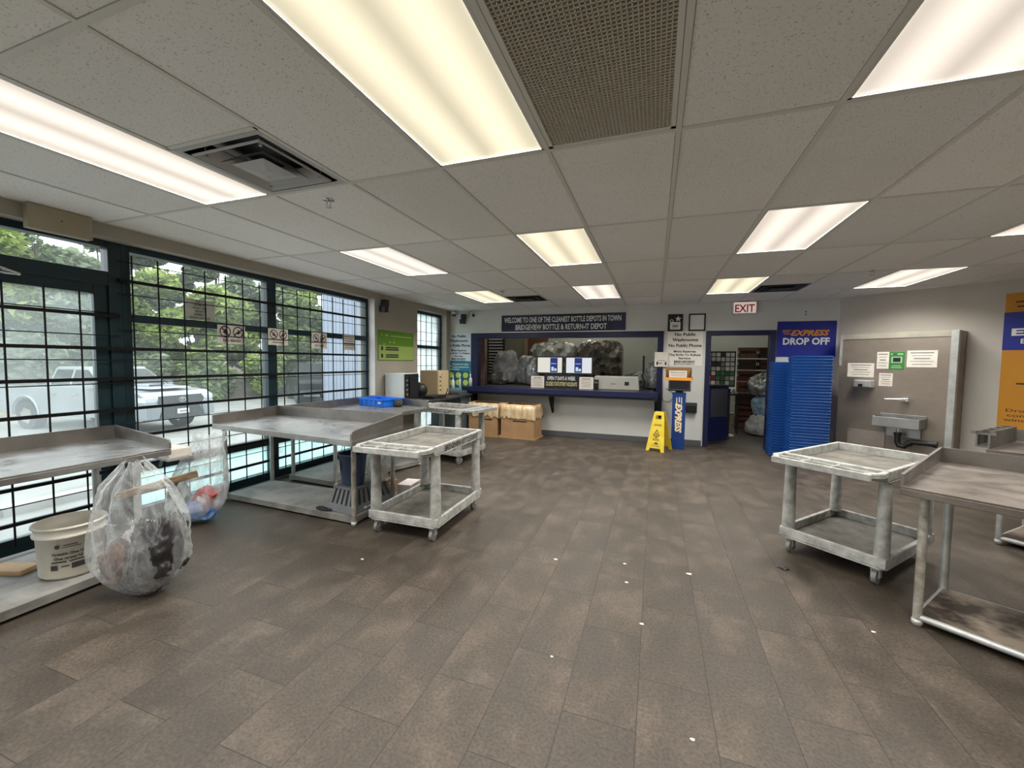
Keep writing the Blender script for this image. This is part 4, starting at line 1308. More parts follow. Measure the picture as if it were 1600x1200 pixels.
for (bx, by, n, rz, nm) in [(2.11, 7.02, 37, -4, 'taller front'), (1.98, 7.52, 35, -3, 'shorter rear')]:
    rr = random.Random(n)
    for k in range(n):
        o = first if cnt == 0 else first.copy()
        if cnt: COL.objects.link(o)
        cnt += 1
        o.location = (bx + rr.uniform(-.003, .003), by + rr.uniform(-.003, .003), .002 + PT * k)
        o.rotation_euler = (0, 0, math.radians(rz + rr.uniform(-.6, .6)))
        if k == n - 1: lb = 'top blue tray of the %s stack before the EXPRESS sign' % nm
        elif k == 0: lb = 'bottom blue tray of the %s stack, on the floor' % nm
        else: lb = 'blue tray, %s up from the floor in the %s stack' % (ordinal(k + 1), nm)
        tag(o, lb, 'tray', 'blue trays in two stacks')

# ================================================================== HAND BASIN PANEL (angled wall)
D = .35
t = thing('basin_panel', 'tall grey steel-trimmed panel carrying the hand basin on the angled wall', 'panel', M=face_angled(.17, 0, 0))
W_ = 1.23; Hh = 1.91
MB().box(0, W_, 0.02, Hh, 0.002, D).make('panel_box', M['panelsteel'], t, bevel=.004)
MB().box(.03, W_ - .03, Hh - .075, Hh + .003, D, D + .008).make('top_trim', mat('pale steel trim', 'c2bba9', .35, .5, col2='a9a294', scale=5), t)
MB().box(-.004, .03, 1.45, Hh, D - .02, D + .006).make('side_trim', M['pipe'], t)
f = MB().box(W_ - .06, W_ + .006, .02, Hh, D, D + .009).box(W_, W_ + .008, .02, Hh, D - .06, D)
f.make('side_trim', M['pipe'], t)


def onpanel(s, z): return face_angled(s, z, D)


for (s0, s1, z0, z1, lab, cm) in [(.275, .587, 1.285, 1.487, 'white notice above the soap dispenser on the steel panel', 'paper'),
                             (.613, .745, 1.41, 1.646, 'white notice left of the green one on the steel panel', 'paper'),
                             (.747, .908, 1.405, 1.642, 'green hand-washing notice on the steel panel', 'greend'),
                             (.931, 1.226, 1.437, 1.66, 'wide white notice at the right top of the steel panel', 'paper'),
                             (.648, .796, 1.168, 1.348, 'small white notice lowest in the middle of the steel panel', 'paper')]:
    w_, h_ = s1 - s0, z1 - z0
    n = thing('taped_notice', lab, 'notice', M=onpanel((s0 + s1) / 2, (z0 + z1) / 2), group='notices taped to the steel panel')
    MB().box(-w_ / 2, w_ / 2, -h_ / 2, h_ / 2, .0006, .003).make('sheet', M[cm], n)
    f = MB()
    if cm == 'paper':
        for k in range(5): f.rect(0, h_ * (.36 - .17 * k), w_ * (.78 - .12 * (k % 3)), h_ * (.06 if k in (0, 2) else .03), .0045)
        f.make('print', M['greyink'], n)
    else:
        f.rect(0, h_ * .38, w_ * .8, h_ * .08, .0045).rect(0, h_ * .05, w_ * .7, h_ * .35, .0045).rect(0, -h_ * .3, w_ * .6, h_ * .04, .0045).rect(0, -h_ * .4, w_ * .7, h_ * .04, .0045)
        f.make('print', mat('pale green print', '9fc49a', .6), n)
        MB().rect(0, h_ * .05, w_ * .5, h_ * .25, .0052).rect(-.02, h_ * .38, .05, h_ * .06, .0052).make('picture', M['ink'], n)

n = thing('soap_dispenser', 'small steel soap dispenser with dark window on the steel panel', 'dispenser', M=onpanel(.49, 1.19))
MB().frus(-.12, .12, -.055, .055, .0006, -.10, .10, -.05, .05, .10).make('body', M['pipe'], n, bevel=.01)
MB().box(-.04, .01, -.04, .0, .095, .112).make('push_button', M['blackmat'], n, bevel=.004)

n = thing('hand_basin', 'shallow steel hand basin fixed to the panel, black drain trap below', 'sink', M=onpanel(.93, .70))
f = MB(); w_, h_, d_ = .24, .065, .28
f.box(-w_, w_, -h_, h_, d_ - .012, d_); f.box(-w_, -w_ + .012, -h_, h_, .001, d_ - .012); f.box(w_ - .012, w_, -h_, h_, .001, d_ - .012); f.box(-w_, w_, -h_, h_ + .03, .001, .013)
f.box(-w_, w_, -h_, -h_ + .01, .013, d_ - .012)
f.make('bowl', M['steel'], n, bevel=.004)
MB().tube([(0, -.065, .15), (0, -.17, .15)], .018, 12).make('tailpiece', M['chrome'], n)
MB().tube([(0, -.15, .15), (0, -.27, .15), (.02, -.315, .15), (.07, -.32, .15), (.10, -.28, .15), (.14, -.245, .15), (.36, -.245, .11)], .033, 14).tube([(0, -.14, .15), (0, -.18, .15)], .042, 14).tube([(.34, -.245, .11), (.375, -.245, .108)], .042, 14).tube([(.14, -.25, .15), (.11, -.275, .15)], .04, 14).make('drain_trap', M['blackmat'], n)
MB().box(-.16, .19, -.21, -.075, .001, .03).make('wall_bracket', M['steel'], n)
n = thing('faucet', 'chrome wall faucet with long spout above the hand basin', 'faucet', M=onpanel(.93, 1.0))
MB().tube([(0, 0, 0), (0, 0, .055)], .028, 14).tube([(-.02, 0, .05), (.06, .01, .05)], .024, 12).make('valve', M['chrome'], n)
MB().tube([(0, 0, .05), (.05, -.012, .14), (.09, -.03, .20)], .011, 10).make('spout', M['chrome'], n)
MB().tube([(-.02, 0, .05), (-.18, -.005, .09)], [.012, .008], 8).make('lever', M['chrome'], n)
n = thing('steel_plate', 'blank pale steel plate leaning below the basin on the panel', 'plate', M=onpanel(.535, .41))
MB().box(-.215, .215, -.11, .11, .0006, .012).make('plate', mat('bare pale steel', 'b0a59b', .45, .3, col2='a4998f', scale=3), n)
MB().tube([(-.19, .09, .012), (-.19, .09, .015)], .006, 8).tube([(.19, -.09, .012), (.19, -.09, .015)], .006, 8).make('screw', M['chrome'], n)

# ================================================================== STEEL SORTING TABLES
def steel_table(label, P, ups, z=.80, legs=None, shelf=None, zs=.07, up_h=.10, lowmat='shelfwood', group='steel sorting tables', legmat=None):
    """P: plan corners (front-left, front-right, back-right, back-left); ups: edges with an upstand as (i, height at start, height at end)"""
    cx = sum(p[0] for p in P) / 4; cy = sum(p[1] for p in P) / 4
    t = thing('sorting_table', label, 'table', (cx, cy, 0), group=group)
    Q = [(p[0] - cx, p[1] - cy) for p in P]
    f = MB().prism(Q, z - .012, z)
    A = sum(Q[i][0] * Q[(i + 1) % 4][1] - Q[(i + 1) % 4][0] * Q[i][1] for i in range(4))
    for i in range(4):                     # turned-down rim
        a, b_ = Vector(Q[i]), Vector(Q[(i + 1) % 4]); d = (b_ - a).normalized(); nn = Vector((-d.y, d.x)) * (1 if A > 0 else -1)
        f.prism([tuple(a), tuple(b_), tuple(b_ + nn * .012), tuple(a + nn * .012)], z - .05, z - .012)
    f.make('tabletop', M['steelbrown' if lowmat == 'shelfdark' else 'steel'], t, bevel=.003)
    for (i, h0, h1) in ups:
        a, b_ = Vector(Q[i]), Vector(Q[(i + 1) % 4]); d = (b_ - a).normalized(); nn = Vector((-d.y, d.x)) * (1 if A > 0 else -1)
        L_ = (b_ - a).length
        prof = [(0, z - .001)]
        K = 8
        prof.append((L_, z - .001)); prof.append((L_, z + h1))
        if h0 < h1:
            prof.append((.10, z + h0 + (h1 - h0) * .12))
        for k in range(4): prof.append((.03 - .03 * math.sin(k * PI / 8), z + h0 - .03 + .03 * math.cos(k * PI / 8)))
        prof.append((0, z + h0 - .035))
        m_ = len(prof)
        v0 = [(a.x + d.x * s_, a.y + d.y * s_, zz) for s_, zz in prof]
        v1 = [(p[0] + nn.x * .014, p[1] + nn.y * .014, p[2]) for p in v0]
        MB().add(v0 + v1, [tuple(range(m_))[::-1], tuple(range(m_, 2 * m_))] + [(k, m_ + k, m_ + (k + 1) % m_, (k + 1) % m_)[::-1] for k in range(m_)]).make('upstand', M['steelup'], t)
    for i, (lx, ly) in enumerate(legs):
        x, y = lx - cx, ly - cy
        o = MB().tube([(x, y, .03), (x, y, z - .012)], .021, 14).make('leg', M[(legmat or ['pipe'] * 9)[i]], t)
        MB().lathe([(.001, .04), (.024, .04), (.026, .02), (.018, 0), (.001, 0)], (x, y, 0), 14).make('foot', M['pipe'], o)
    S = shelf or [(p[0], p[1]) for p in legs]
    Sq = [(p[0] - cx, p[1] - cy) for p in S]
    if lowmat == 'shelfwood':          # folded sheet shelf
        MB().prism(Sq, zs - .012, zs).make('undershelf', M[lowmat], t)
        f = MB()
        for i in range(4):
            a, b_ = Vector(Sq[i]), Vector(Sq[(i + 1) % 4]); d = (b_ - a).normalized(); nn = Vector((-d.y, d.x)) * (1 if A > 0 else -1)
            f.prism([tuple(a - nn * .004), tuple(b_ - nn * .004), tuple(b_ + nn * .012), tuple(a + nn * .012)], zs - .05, zs + .001)
        f.make('shelf_rim', M['shelfwood'], t)
        return t
    MB().prism(Sq, zs - .012, zs).make('undershelf', M[lowmat], t)
    f = MB()
    for i in range(4):
        a, b_ = Sq[i], Sq[(i + 1) % 4]
        f.tube([(a[0], a[1], zs - .018), (b_[0], b_[1], zs - .018)], .019, 8)
    f.make('shelf_rim', M['pipe'], t)
    return t


steel_table('steel table at the left edge with high rim along the window, bucket on its shelf',
            [(-3.28, .25), (-3.28, 1.95), (-4.13, 2.06), (-4.13, .25)], [(1, .06, .10), (2, .10, .10)],
            legs=[(-3.36, .45), (-3.40, 1.80), (-4.05, 1.88), (-4.05, .45)], shelf=[(-3.27, .3), (-3.29, 1.60), (-4.08, 1.88), (-4.08, .3)])
steel_table('steel table in the middle left, step stool and blue bin on its shelf',
            [(-4.14, 2.83), (-2.275, 2.64), (-2.39, 3.52), (-4.14, 3.58)], [(1, .075, .115), (2, .115, .11), (3, .11, .085)],
            legs=[(-4.09, 2.915), (-2.44, 2.852), (-2.46, 3.44), (-4.08, 3.44)], legmat=['pipe', 'rusty', 'pipe', 'pipe'],
            shelf=[(-4.09, 2.93), (-2.44, 2.86), (-2.46, 3.44), (-4.08, 3.44)])
steel_table('steel table along the second big window, blue crate on it',
            [(-4.14, 3.63), (-3.10, 3.62), (-2.95, 4.95), (-4.14, 5.30)], [(2, .10, .10), (3, .10, .10)],
            legs=[(-4.07, 3.72), (-3.40, 3.68), (-3.04, 4.86), (-4.07, 5.12)], shelf=[(-4.09, 3.68), (-3.42, 3.64), (-3.02, 4.88), (-4.09, 5.14)])
steel_table('steel table at the lower right with rust-spotted legs and stained undershelf',
            [(1.28, 2.775), (2.45, 1.95), (3.06, 2.83), (1.88, 3.63)], [(3, .095, .065), (2, .095, .095)],
            legs=[(1.425, 2.845), (2.40, 2.14), (2.72, 2.60), (1.74, 3.24)], legmat=['rusty', 'pipe', 'pipe', 'pipe'], lowmat='shelfdark')
steel_table('distant steel table below the amber poster at the right edge',
            [(2.50, 4.28), (3.55, 3.50), (4.10, 4.13), (3.04, 4.92)], [(2, .10, .10)],
            legs=[(2.70, 4.42), (3.5, 3.72), (3.95, 4.12), (3.10, 4.80)], lowmat='shelfdark')
t = thing('edge_tray', 'perforated steel tray along the left edge of the distant right table', 'tray', (2.41, 4.13, .0), math.radians(47.5))
f = MB()
f.box(0, .70, -.04, -.028, .80, .93); f.box(0, .70, .028, .04, .80, .93)
for k in range(5): f.box(.0 + .168 * k, .028 + .168 * k, -.028, .028, .918, .93)
f.box(0, .70, -.028, .028, .80, .815)
f.make('tray', M['steelup'], t)
f = MB().box(0, .012, -.07, .07, .905, .93); f.make('lip', M['steelup'], t)
t.location = (2.51, 4.34, .002)

# corner counter with appliances
t = thing('corner_counter', 'dark grey worktop with cabinet in the left corner, appliances on it', 'counter', (-3.78, 6.62, 0))
MB().box(-.36, .34, -1.15, .82, .765, .80).make('worktop', M['darkgrey'], t, bevel=.004)
MB().box(-.34, .30, .40, .80, 0, .765).make('cabinet', mat('grey green laminate', '4d585a', .5), t)
MB().box(.18, .24, -.22, -.10, 0, .765).make('support', M['blackmat'], t)
MB().box(.26, .3, -1.12, -1.08, 0, .765).make('leg', M['pipe'], t)


def microwave(loc, rz, label, body, sx, sy, sz, panel, rot_face):
    t = thing('microwave', label, 'microwave', loc, rz, group='appliances on the corner counter')
    MB().box(0, sx, 0, sy, .012, sz).make('case', body, t, bevel=.012)
    MB().box(sx, sx + .012, 0.01, sy - .01, .02, sz - .01).make('door', panel, t, bevel=.004)
    f = MB()
    for k in range(4): f.box(sx + .012, sx + .015, sy * .12, sy * .22, sz * (.2 + .17 * k), sz * (.27 + .17 * k))
    f.make('buttons', M['ink'] if panel is not M['blackmat'] else M['greyink'], t)
    MB().box(sx + .012, sx + .03, sy * .30, sy * .34, .05, sz - .05).make('handle', panel, t)
    for (x, y) in ((.03, .03), (sx - .03, .03), (.03, sy - .03), (sx - .03, sy - .03)): MB().tube([(x, y, 0), (x, y, .012)], .012, 8).make('foot', M['blackmat'], t)


microwave((-4.12, 5.56, .80), 0, 'white appliance with black front on the corner counter, beside the blue crate', M['whitepl'], .36, .42, .44, M['blackmat'], 0)
microwave((-4.13, 6.62, .80), 0, 'beige microwave in front of the small frosted window', M['tan'], .38, .40, .47, mat('cream front', 'c9b68f', .5), 0)
t = thing('round_appliance', 'dark rounded appliance with upright arm between the white and beige appliances', 'appliance', (-3.90, 6.28, .80))
MB().lathe([(.001, .22), (.06, .21), (.105, .16), (.12, .10), (.11, .05), (.09, 0.02), (.09, 0), (.001, 0)], (0, 0, .03), 22).make('body', M['blackmat'], t)
MB().tube([(-.10, -.06, .0), (-.13, -.07, .22), (-.10, -.05, .37)], [.03, .035, .02], 10).make('arm', M['blackmat'], t)
MB().box(-.17, .16, -.14, .14, 0, .035).make('base', M['blackmat'], t, bevel=.01)
t = thing('wire_rack', 'low dark metal rack on the counter before the beige microwave', 'rack', (-3.60, 6.25, .80))
MB().box(-.12, .09, -.2, .24, 0.0, .05).make('rack_base', M['blackmat'], t, bevel=.004)
MB().tube([(.08, .24, .04), (.085, .3, .12), (.08, .31, .15)], .009, 6).make('hook', M['black'], t)
f = MB().tube([(-3.52, 6.1, .806), (-3.46, 6.2, .806), (-3.44, 6.4, .80), (-3.43, 6.5, .62), (-3.43, 6.45, .45)], .005, 6)
tag(f.make('power_cable', M['black']), 'thin black cable hanging off the corner counter edge', 'cable')
for (x, y, h_, lab) in [(-3.74, 7.20, .30, 'wide white spray bottle before the teal poster'), (-3.62, 7.26, .33, 'thin white bottle before the teal poster'), (-3.56, 7.62, .25, 'white bottle nearest the counter shelf end')]:
    t = thing('spray_bottle', lab, 'bottle', (x, y, .866 if y < 7.5 else .936), group='white bottles in the corner')
    r_ = .032 if 'thin' not in lab else .018
    MB().lathe([(.001, h_ * .72), (r_ * .4, h_ * .72), (r_, h_ * .6), (r_, 0), (.001, 0)], n=16).make('bottle', M['white'], t)
    MB().tube([(0, 0, h_ * .7), (0, 0, h_ * .95)], r_ * .35, 8).box(-.02, .01, -.008, .008, h_ * .9, h_).make('nozzle', M['white'], t)
t = thing('plastic_bin', 'low grey-green bin with reddish rim in the corner under the bottles', 'bin', (-3.68, 7.25, .80))
MB().box(-.15, .15, -.16, .16, 0, .065).make('bin', mat('grey green plastic', '4a5a58', .5), t, bevel=.006)
MB().box(-.12, .12, -.165, -.1601, .015, .035).make('stripe', mat('brick red plastic', '6e3a30', .6), t)

# blue crate
t = thing('blue_crate', 'bright blue open crate on the far end of the window table', 'crate', (-3.72, 4.92, .80), math.radians(-14))
f = MB(); w_, d_, h_ = .26, .17, .11
for (x0, x1, y0, y1) in ((-w_, w_, -d_, -d_ + .012), (-w_, w_, d_ - .012, d_), (-w_, -w_ + .012, -d_, d_), (w_ - .012, w_, -d_, d_)): f.box(x0, x1, y0, y1, .002, h_)
f.box(-w_, w_, -d_, d_, .002, .012)
f.make('body', M['brightblue'], t, bevel=.004)
f = MB()
for x in (-.2, -.1, 0, .1, .2): f.box(x - .005, x + .005, -d_ - .008, -d_, .01, h_ - .01)
f.box(-w_ - .012, w_ + .012, -d_ - .012, -d_, h_ - .02, h_); f.box(-w_ - .012, w_ + .012, d_, d_ + .012, h_ - .02, h_); f.box(w_, w_ + .012, -d_ - .012, d_ + .012, h_ - .02, h_); f.box(-w_ - .012, -w_, -d_ - .012, d_ + .012, h_ - .02, h_)
f.make('ribs', M['brightblue'], t)
MB().box(w_ - .09, w_ - .03, -d_ - .0135, -d_ - .0125, h_ - .06, h_ - .04).make('label_patch', M['white'], t)
blob('dark_cloth', 'dark bundle beside the bright blue crate', 'cloth', (-3.38, 4.86, .803), .06, .07, .06, M['blackmat'], 44)

# ================================================================== UTILITY CARTS
def cart(loc, rz, label, text, side):
    t = thing('utility_cart', label, 'cart', loc, rz, group='grey plastic utility carts')
    w, y0, y1 = .325, -.37, .55          # tray body; the handle end reaches to -.56
    zt, zb = .78, .70
    def tray(z0, z1, ya, yb, nm, inner):
        f = MB()
        f.prism([(-w + .03, ya), (w - .03, ya), (w, ya + .03), (w, yb - .03), (w - .03, yb), (-w + .03, yb), (-w, yb - .03), (-w, ya + .03)], z0, z0 + .012)
        f.box(-w, w, ya, ya + .028, z0 + .012, z1); f.box(-w, w, yb - .028, yb, z0 + .012, z1)
        f.box(-w, -w + .028, ya + .028, yb - .028, z0 + .012, z1); f.box(w - .028, w, ya + .028, yb - .028, z0 + .012, z1)
        o = f.make(nm, M['cart'], t, bevel=.007, segs=2)
        MB().box(-w + .028, w - .028, ya + .028, yb - .028, z0 + .0125, z0 + .016).make('tray_floor', M['cartin'], o)
        return o
    tray(zb, zt, y0, y1, 'top_tray', 1)
    f = MB()                             # handle shelf with shallow compartments
    f.prism([(-w, y0), (-w - .01, y0 - .09), (-w + .05, y0 - .185), (w - .05, y0 - .185), (w + .01, y0 - .09), (w, y0)], zt - .035, zt - .022)
    f.box(-w + .03, w - .03, y0 - .19, y0 - .165, zt - .05, zt - .004)
    f.box(-w, w, y0 - .012, y0, zt - .05, zt)
    for sx in (-1, 1): f.prism([(sx * w, y0), (sx * (w + .01), y0 - .09), (sx * (w - .05), y0 - .185), (sx * (w - .08), y0 - .165), (sx * (w - .03), y0 - .09), (sx * (w - .03), y0)], zt - .022, zt - .002)
    for x in (-.12, .06): f.box(x, x + .012, y0 - .165, y0 - .012, zt - .022, zt - .006)
    f.box(-w + .03, w - .03, y0 - .09, y0 - .08, zt - .022, zt - .006)
    f.make('handle_shelf', M['cart'], t, bevel=.006)
    tray(.115, .195, y0 + .03, y1, 'bottom_tray', 1)
    for sx in (-1, 1):
        for (yy, ln) in ((y0 + .085, .055), (y1 - .06, .055)):
            f = MB()
            x = sx * (w - .04)
            r0, r1 = .050, .044
            pts = [(math.cos(PI * k / 6), math.sin(PI * k / 6)) for k in range(12)]
            vs = [(x + .042 * c, yy + ln * s, .19) for c, s in pts] + [(x + .034 * c, yy + ln * .8 * s, zb + .006) for c, s in pts]
            f.add(vs, [(k, (k + 1) % 12, 12 + (k + 1) % 12, 12 + k) for k in range(12)], 0, True)
            f.make('post', M['cart'], t)
            c_ = bpy.data.objects.new('caster', None); COL.objects.link(c_); c_.parent = t; c_.location = (x * .92, yy, 0)
            MB().tube([(-.013, 0, .05), (.013, 0, .05)], .05, 18).make('wheel', M['rubber'], c_)
            fk = MB().box(-.024, -.018, -.02, .02, .045, .10).box(.018, .024, -.02, .02, .045, .10).box(-.024, .024, -.028, .028, .098, .116)
            fk.make('fork', M['pipe'], c_)
    lt = MB().text('BRIDGEVIEW BOTTLE DEPOT', 0, 0, .042, .66, 0, shear=.2, bold=.025)
    if side > 0:                          # along the right-hand long side
        lm_ = Matrix(((0, 0, 1, w + .0015), (1, 0, 0, .12), (0, 1, 0, (zt + zb) / 2 + .002), (0, 0, 0, 1)))
    else:
        lm_ = Matrix(((0, 0, -1, -w - .0015), (-1, 0, 0, .06), (0, 1, 0, (zt + zb) / 2 + .002), (0, 0, 0, 1)))
    if text: lt.make('lettering', M['ink'], t).matrix_local = lm_
    return t


cart((-1.915, 3.13, 0), 0, 'nearest left utility cart, lettered along its right side, beside the step stool', True, 1)
cart((-2.80, 5.45, 0), math.radians(79), 'farther left utility cart in front of the cardboard boxes', True, -1)
cart((1.42, 3.70, 0), math.radians(-41), 'utility cart on the right beside the rust-legged table', False, 1)

# ================================================================== BUCKET, BIN, STOOL, BAGS
t = thing('ghee_bucket', 'open white pail printed Vegetable Ghee on the shelf of the left table', 'bucket', (-3.52, 1.50, .072))
MB().lathe([(.001, .004), (.145, .004), (.15, 0), (.163, .02), (.172, .26), (.186, .262), (.188, .275), (.178, .28), (.180, .315), (.192, .32), (.190, .332), (.176, .332), (.168, .26), (.15, .03), (.001, .02)], n=40, ex=.92, ey=.90).make('pail', mat('yellowed white plastic', 'd9d4c8', .45, col2='cbc4b4', scale=5), t)
f = MB().text('Vegetable Ghee NH', 0, .17, .017, .17, 0, bold=.04, shear=.1).text('Ghee vegetal NH', .0, .142, .017, .15, 0, bold=.04, shear=.1)
f.disc(-.055, .215, .013, 0).rect(.01, .222, .07, .006, 0).rect(.015, .208, .09, .005, 0).rect(-.05, .118, .075, .01, 0).rect(.045, .118, .09, .008, 0)
f.rect(.06, .085, .10, .035, 0).rect(-.075, .085, .035, .032, 0).rect(-.02, .09, .04, .008, 0)
# wrap the print round the pail, facing the room
wa = math.radians(-28)
vv = []
for (x, y, z) in f.v:
    r = (.1645 + .04 * y) * 1.0 + .004; a = wa + x / r
    vv.append((r * .925 * math.cos(a), r * .905 * math.sin(a), y))
f.v = vv
f.make('print', mat('soft black print', '33302d', .6), t)
MB().tube([(-.205, .0, .30), (-.20, .07, .28), (-.12, .17, .24), (0, .2, .22), (.12, .17, .24), (.2, .07, .28), (.205, 0, .30)], .0035, 6).make('wire_handle', M['chrome'], t)
t = thing('wood_offcut', 'pale wooden offcut on the left table shelf behind the pail', 'wood', (-3.85, 1.36, .072), math.radians(20))
MB().box(-.12, .12, -.06, .06, 0, .03).make('board', mat('pale wood', 'c2a27c', .7, col2='b08f68', scale=6), t, bevel=.004)
MB().box(-.12, .12, -.0605, -.06, .010, .014).make('grain_edge', M['woodold'], t)


def plastic_bag(loc, prof, label, seed, ex=1.0, ey=.8, lean=(0, 0), rz=0.0, n=46):
    """clear sack: radius profile upward, with folds that deepen towards the gathered top"""
    rnd = np.random.RandomState(seed)
    k1, k2, k3 = 5, 9, 14
    ph = rnd.rand(8) * 6.28
    f = MB(); vs = []; fs = []
    pz = np.array([p[1] for p in prof]); prr = np.array([p[0] for p in prof])
    rows = 34
    zmax = pz[-1]
    for i in range(rows + 1):
        z = zmax * i / rows
        r = np.interp(z, pz, prr)
        q = z / zmax
        for k in range(n):
            t_ = 2 * PI * k / n
            fold = .05 * math.sin(k1 * t_ + ph[0] + 2.5 * q) + (.03 + .07 * q) * math.sin(k2 * t_ + ph[1] - 3 * q) + (.02 + .06 * q) * math.sin(k3 * t_ + ph[2] + 6 * q) + .03 * (rnd.rand() - .5)
            rr_ = r * (1 + fold)
            vs.append((rr_ * ex * math.cos(t_) + lean[0] * q, rr_ * ey * math.sin(t_) + lean[1] * q, z + .02 * math.sin(3 * t_ + ph[3]) * q + .012 * math.sin(7 * t_) * q))
    for i in range(rows):
        for k in range(n): fs.append((i * n + k, i * n + (k + 1) % n, (i + 1) * n + (k + 1) % n, (i + 1) * n + k))
    fs.append(tuple(range(n))[::-1])
    f.add(vs, fs, 0, True)
    t = thing('plastic_bag', label, 'bag', loc, rz, group='clear refuse bags')
    f.make('film', M['film'] if 'stick' in label else M['filmmilky'], t)
    return t


t = plastic_bag((-2.90, 1.57, .003), [(.02, 0), (.10, .03), (.18, .11), (.235, .22), (.245, .34), (.235, .46), (.205, .56), (.17, .66), (.10, .74), (.05, .80)],
            'clear bag with dark refuse hanging from a wooden stick at the left table corner', 7, 1.0, .82, (-.10, .07), math.radians(25))
blob('dark_refuse', 'dark crumpled refuse at the right of the nearer clear bag', 'refuse', (-2.84, 1.61, .13), .13, .12, .18, mat('dark refuse', '1b191b', .4, col2='3c383a', scale=9, bump=.6), 51, .3)
blob('brown_refuse', 'brown crumpled paper low at the left of the nearer clear bag', 'refuse', (-3.04, 1.50, .09), .11, .09, .12, mat('brown refuse', '4b3a35', .6, col2='7d675c', scale=12, bump=.5), 52, .3)
blob('black_refuse', 'black flattened refuse at the bottom of the nearer clear bag', 'refuse', (-2.92, 1.57, .03), .12, .10, .08, mat('black refuse', '19171a', .35, col2='34292b', scale=12, bump=.6), 55, .3)
blob('white_refuse', 'white crumpled film in the middle of the nearer clear bag', 'refuse', (-3.00, 1.62, .24), .10, .09, .08, mat('white film', 'b9b8b8', .4, col2='a09c9b', scale=14, bump=.9), 53, .34)
t = thing('wooden_stick', 'weathered flat wooden stick over the mouth of the nearer clear bag', 'stick', (-2.955, 1.68, .645), math.radians(60))
f = MB(); f.M = Matrix.Rotation(math.radians(-11), 4, 'Y')
f.box(-.20, .20, -.012, .012, -.022, .022)
f.make('stick', M['woodold'], t, bevel=.003)
f = MB(); f.M = Matrix.Rotation(math.radians(-11), 4, 'Y'); f.box(-.202, -.2, -.01, .01, -.02, .02)
f.make('sawn_end', mat('sawn end grain', 'b59d7c', .8), t)

plastic_bag((-3.84, 2.42, .003), [(.03, 0), (.17, .04), (.235, .14), (.23, .28), (.20, .42), (.16, .56), (.12, .68), (.14, .74)],
            'clear bag with red and blue packaging hanging at the corner of the middle table', 8, 1.0, .8, (.0, .22), math.radians(10))
t = thing('red_carton', 'small red carton inside the farther clear bag', 'carton', (-3.76, 2.46, .16), math.radians(25))
f = MB(); f.M = Matrix.Rotation(math.radians(28), 4, 'Y'); f.box(-.06, .08, -.07, .07, 0, .14)
f.make('carton', mat('red card', 'b5252a', .5), t, bevel=.003)
f = MB(); f.M = Matrix.Rotation(math.radians(28), 4, 'Y'); f.rect(0, 0, 0, 0); f.v = []; f.f = []; f.mi = []; f.sm = []
f.box(-.03, .05, -.0715, -.07, .05, .09); f.make('white_print', M['whiteink'], t)
blob('blue_packaging', 'blue crumpled packaging low in the farther clear bag', 'refuse', (-3.77, 2.45, .03), .13, .11, .10, mat('blue wrap', '2f68b8', .4, col2='7fa6d8', scale=9, bump=.6), 61)
blob('dark_packaging', 'dark rounded packaging at the left of the farther clear bag', 'refuse', (-3.92, 2.38, .08), .08, .08, .17, M['blackmat'], 62)
t = thing('white_carton', 'flat white carton above the two clear bags, between the left tables', 'carton', (-3.98, 2.36, .60), math.radians(-8))
MB().box(-.12, .14, -.07, .09, 0, .07).make('carton', M['paper'], t, bevel=.004)
MB().box(-.10, .12, -.0715, -.07, .015, .02).make('edge_print', M['greyink'], t)
t = thing('bag_prop', 'galvanised bracket shelf under the white carton, fixed to the window grille', 'bracket', (-3.98, 2.36, .575), math.radians(-8))
MB().box(-.16, .16, -.09, .1, 0, .024).make('plate', M['pipe'], t, bevel=.002)
MB().tube([(-.14, 0, 0), (-.2, .0, -.10)], .012, 8).make('strut', M['pipe'], t)

# step stool with bin
t = thing('step_stool', 'grey plastic step stool on the undershelf of the middle left table', 'step stool', (-2.62, 3.16, .072), math.radians(-8))
g1 = mat('grey stool plastic', '6f7174', .5, col2='65676a', scale=6)
f = MB()
f.frus(-.20, .16, -.25, .25, 0, -.175, .135, -.215, .215, .065); f.frus(-.165, .125, -.205, .205, .05, -.13, .10, -.17, .17, .19)
f.make('core', M['blackmat'], t)
f = MB()
for s in range(6):
    x = -.155 + .058 * s
    for sy in (-1, 1):
        f.frus(x, x + .032, sy * .215, sy * .235, .06, x + .02 * (1 - s / 3.), x + .032 + .02 * (1 - s / 3.) - .004, sy * .165, sy * .19, .20) if sy > 0 else f.frus(x, x + .032, -.235, -.215, .06, x + .02 * (1 - s / 3.), x + .028 + .02 * (1 - s / 3.), -.19, -.165, .20)
for s in range(7):
    y = -.20 + .06 * s
    f.frus(.135, .155, y, y + .034, .06, .095, .115, y * .82, y * .82 + .03, .20)
    f.frus(-.195, -.175, y, y + .034, .06, -.14, -.12, y * .82, y * .82 + .03, .20)
f.make('side_ribs', g1, t)
f = MB().frus(-.21, .17, -.26, .26, 0, -.20, .16, -.245, .245, .065).box(-.145, .118, -.195, .195, .188, .212)
f.make('rim_and_tread', g1, t, bevel=.006)
MB().rect(.0, 0, .13, .012, 0).rect(-.10, 0, .04, .016, 0).make('lettering', M['white'], t).matrix_local = Matrix(((0, 0, 1, .1685), (1, 0, 0, .0), (0, 1, 0, .033), (0, 0, 0, 1)))
t = thing('waste_bin', 'slate blue plastic bin standing on the grey step stool', 'bin', (-2.66, 3.10, .286))
f = MB().lathe([(.001, .0), (.095, 0), (.10, .01), (.125, .275), (.133, .278), (.133, .29), (.122, .29), (.096, .015), (.001, .012)], n=30, ex=1.1, ey=.85)
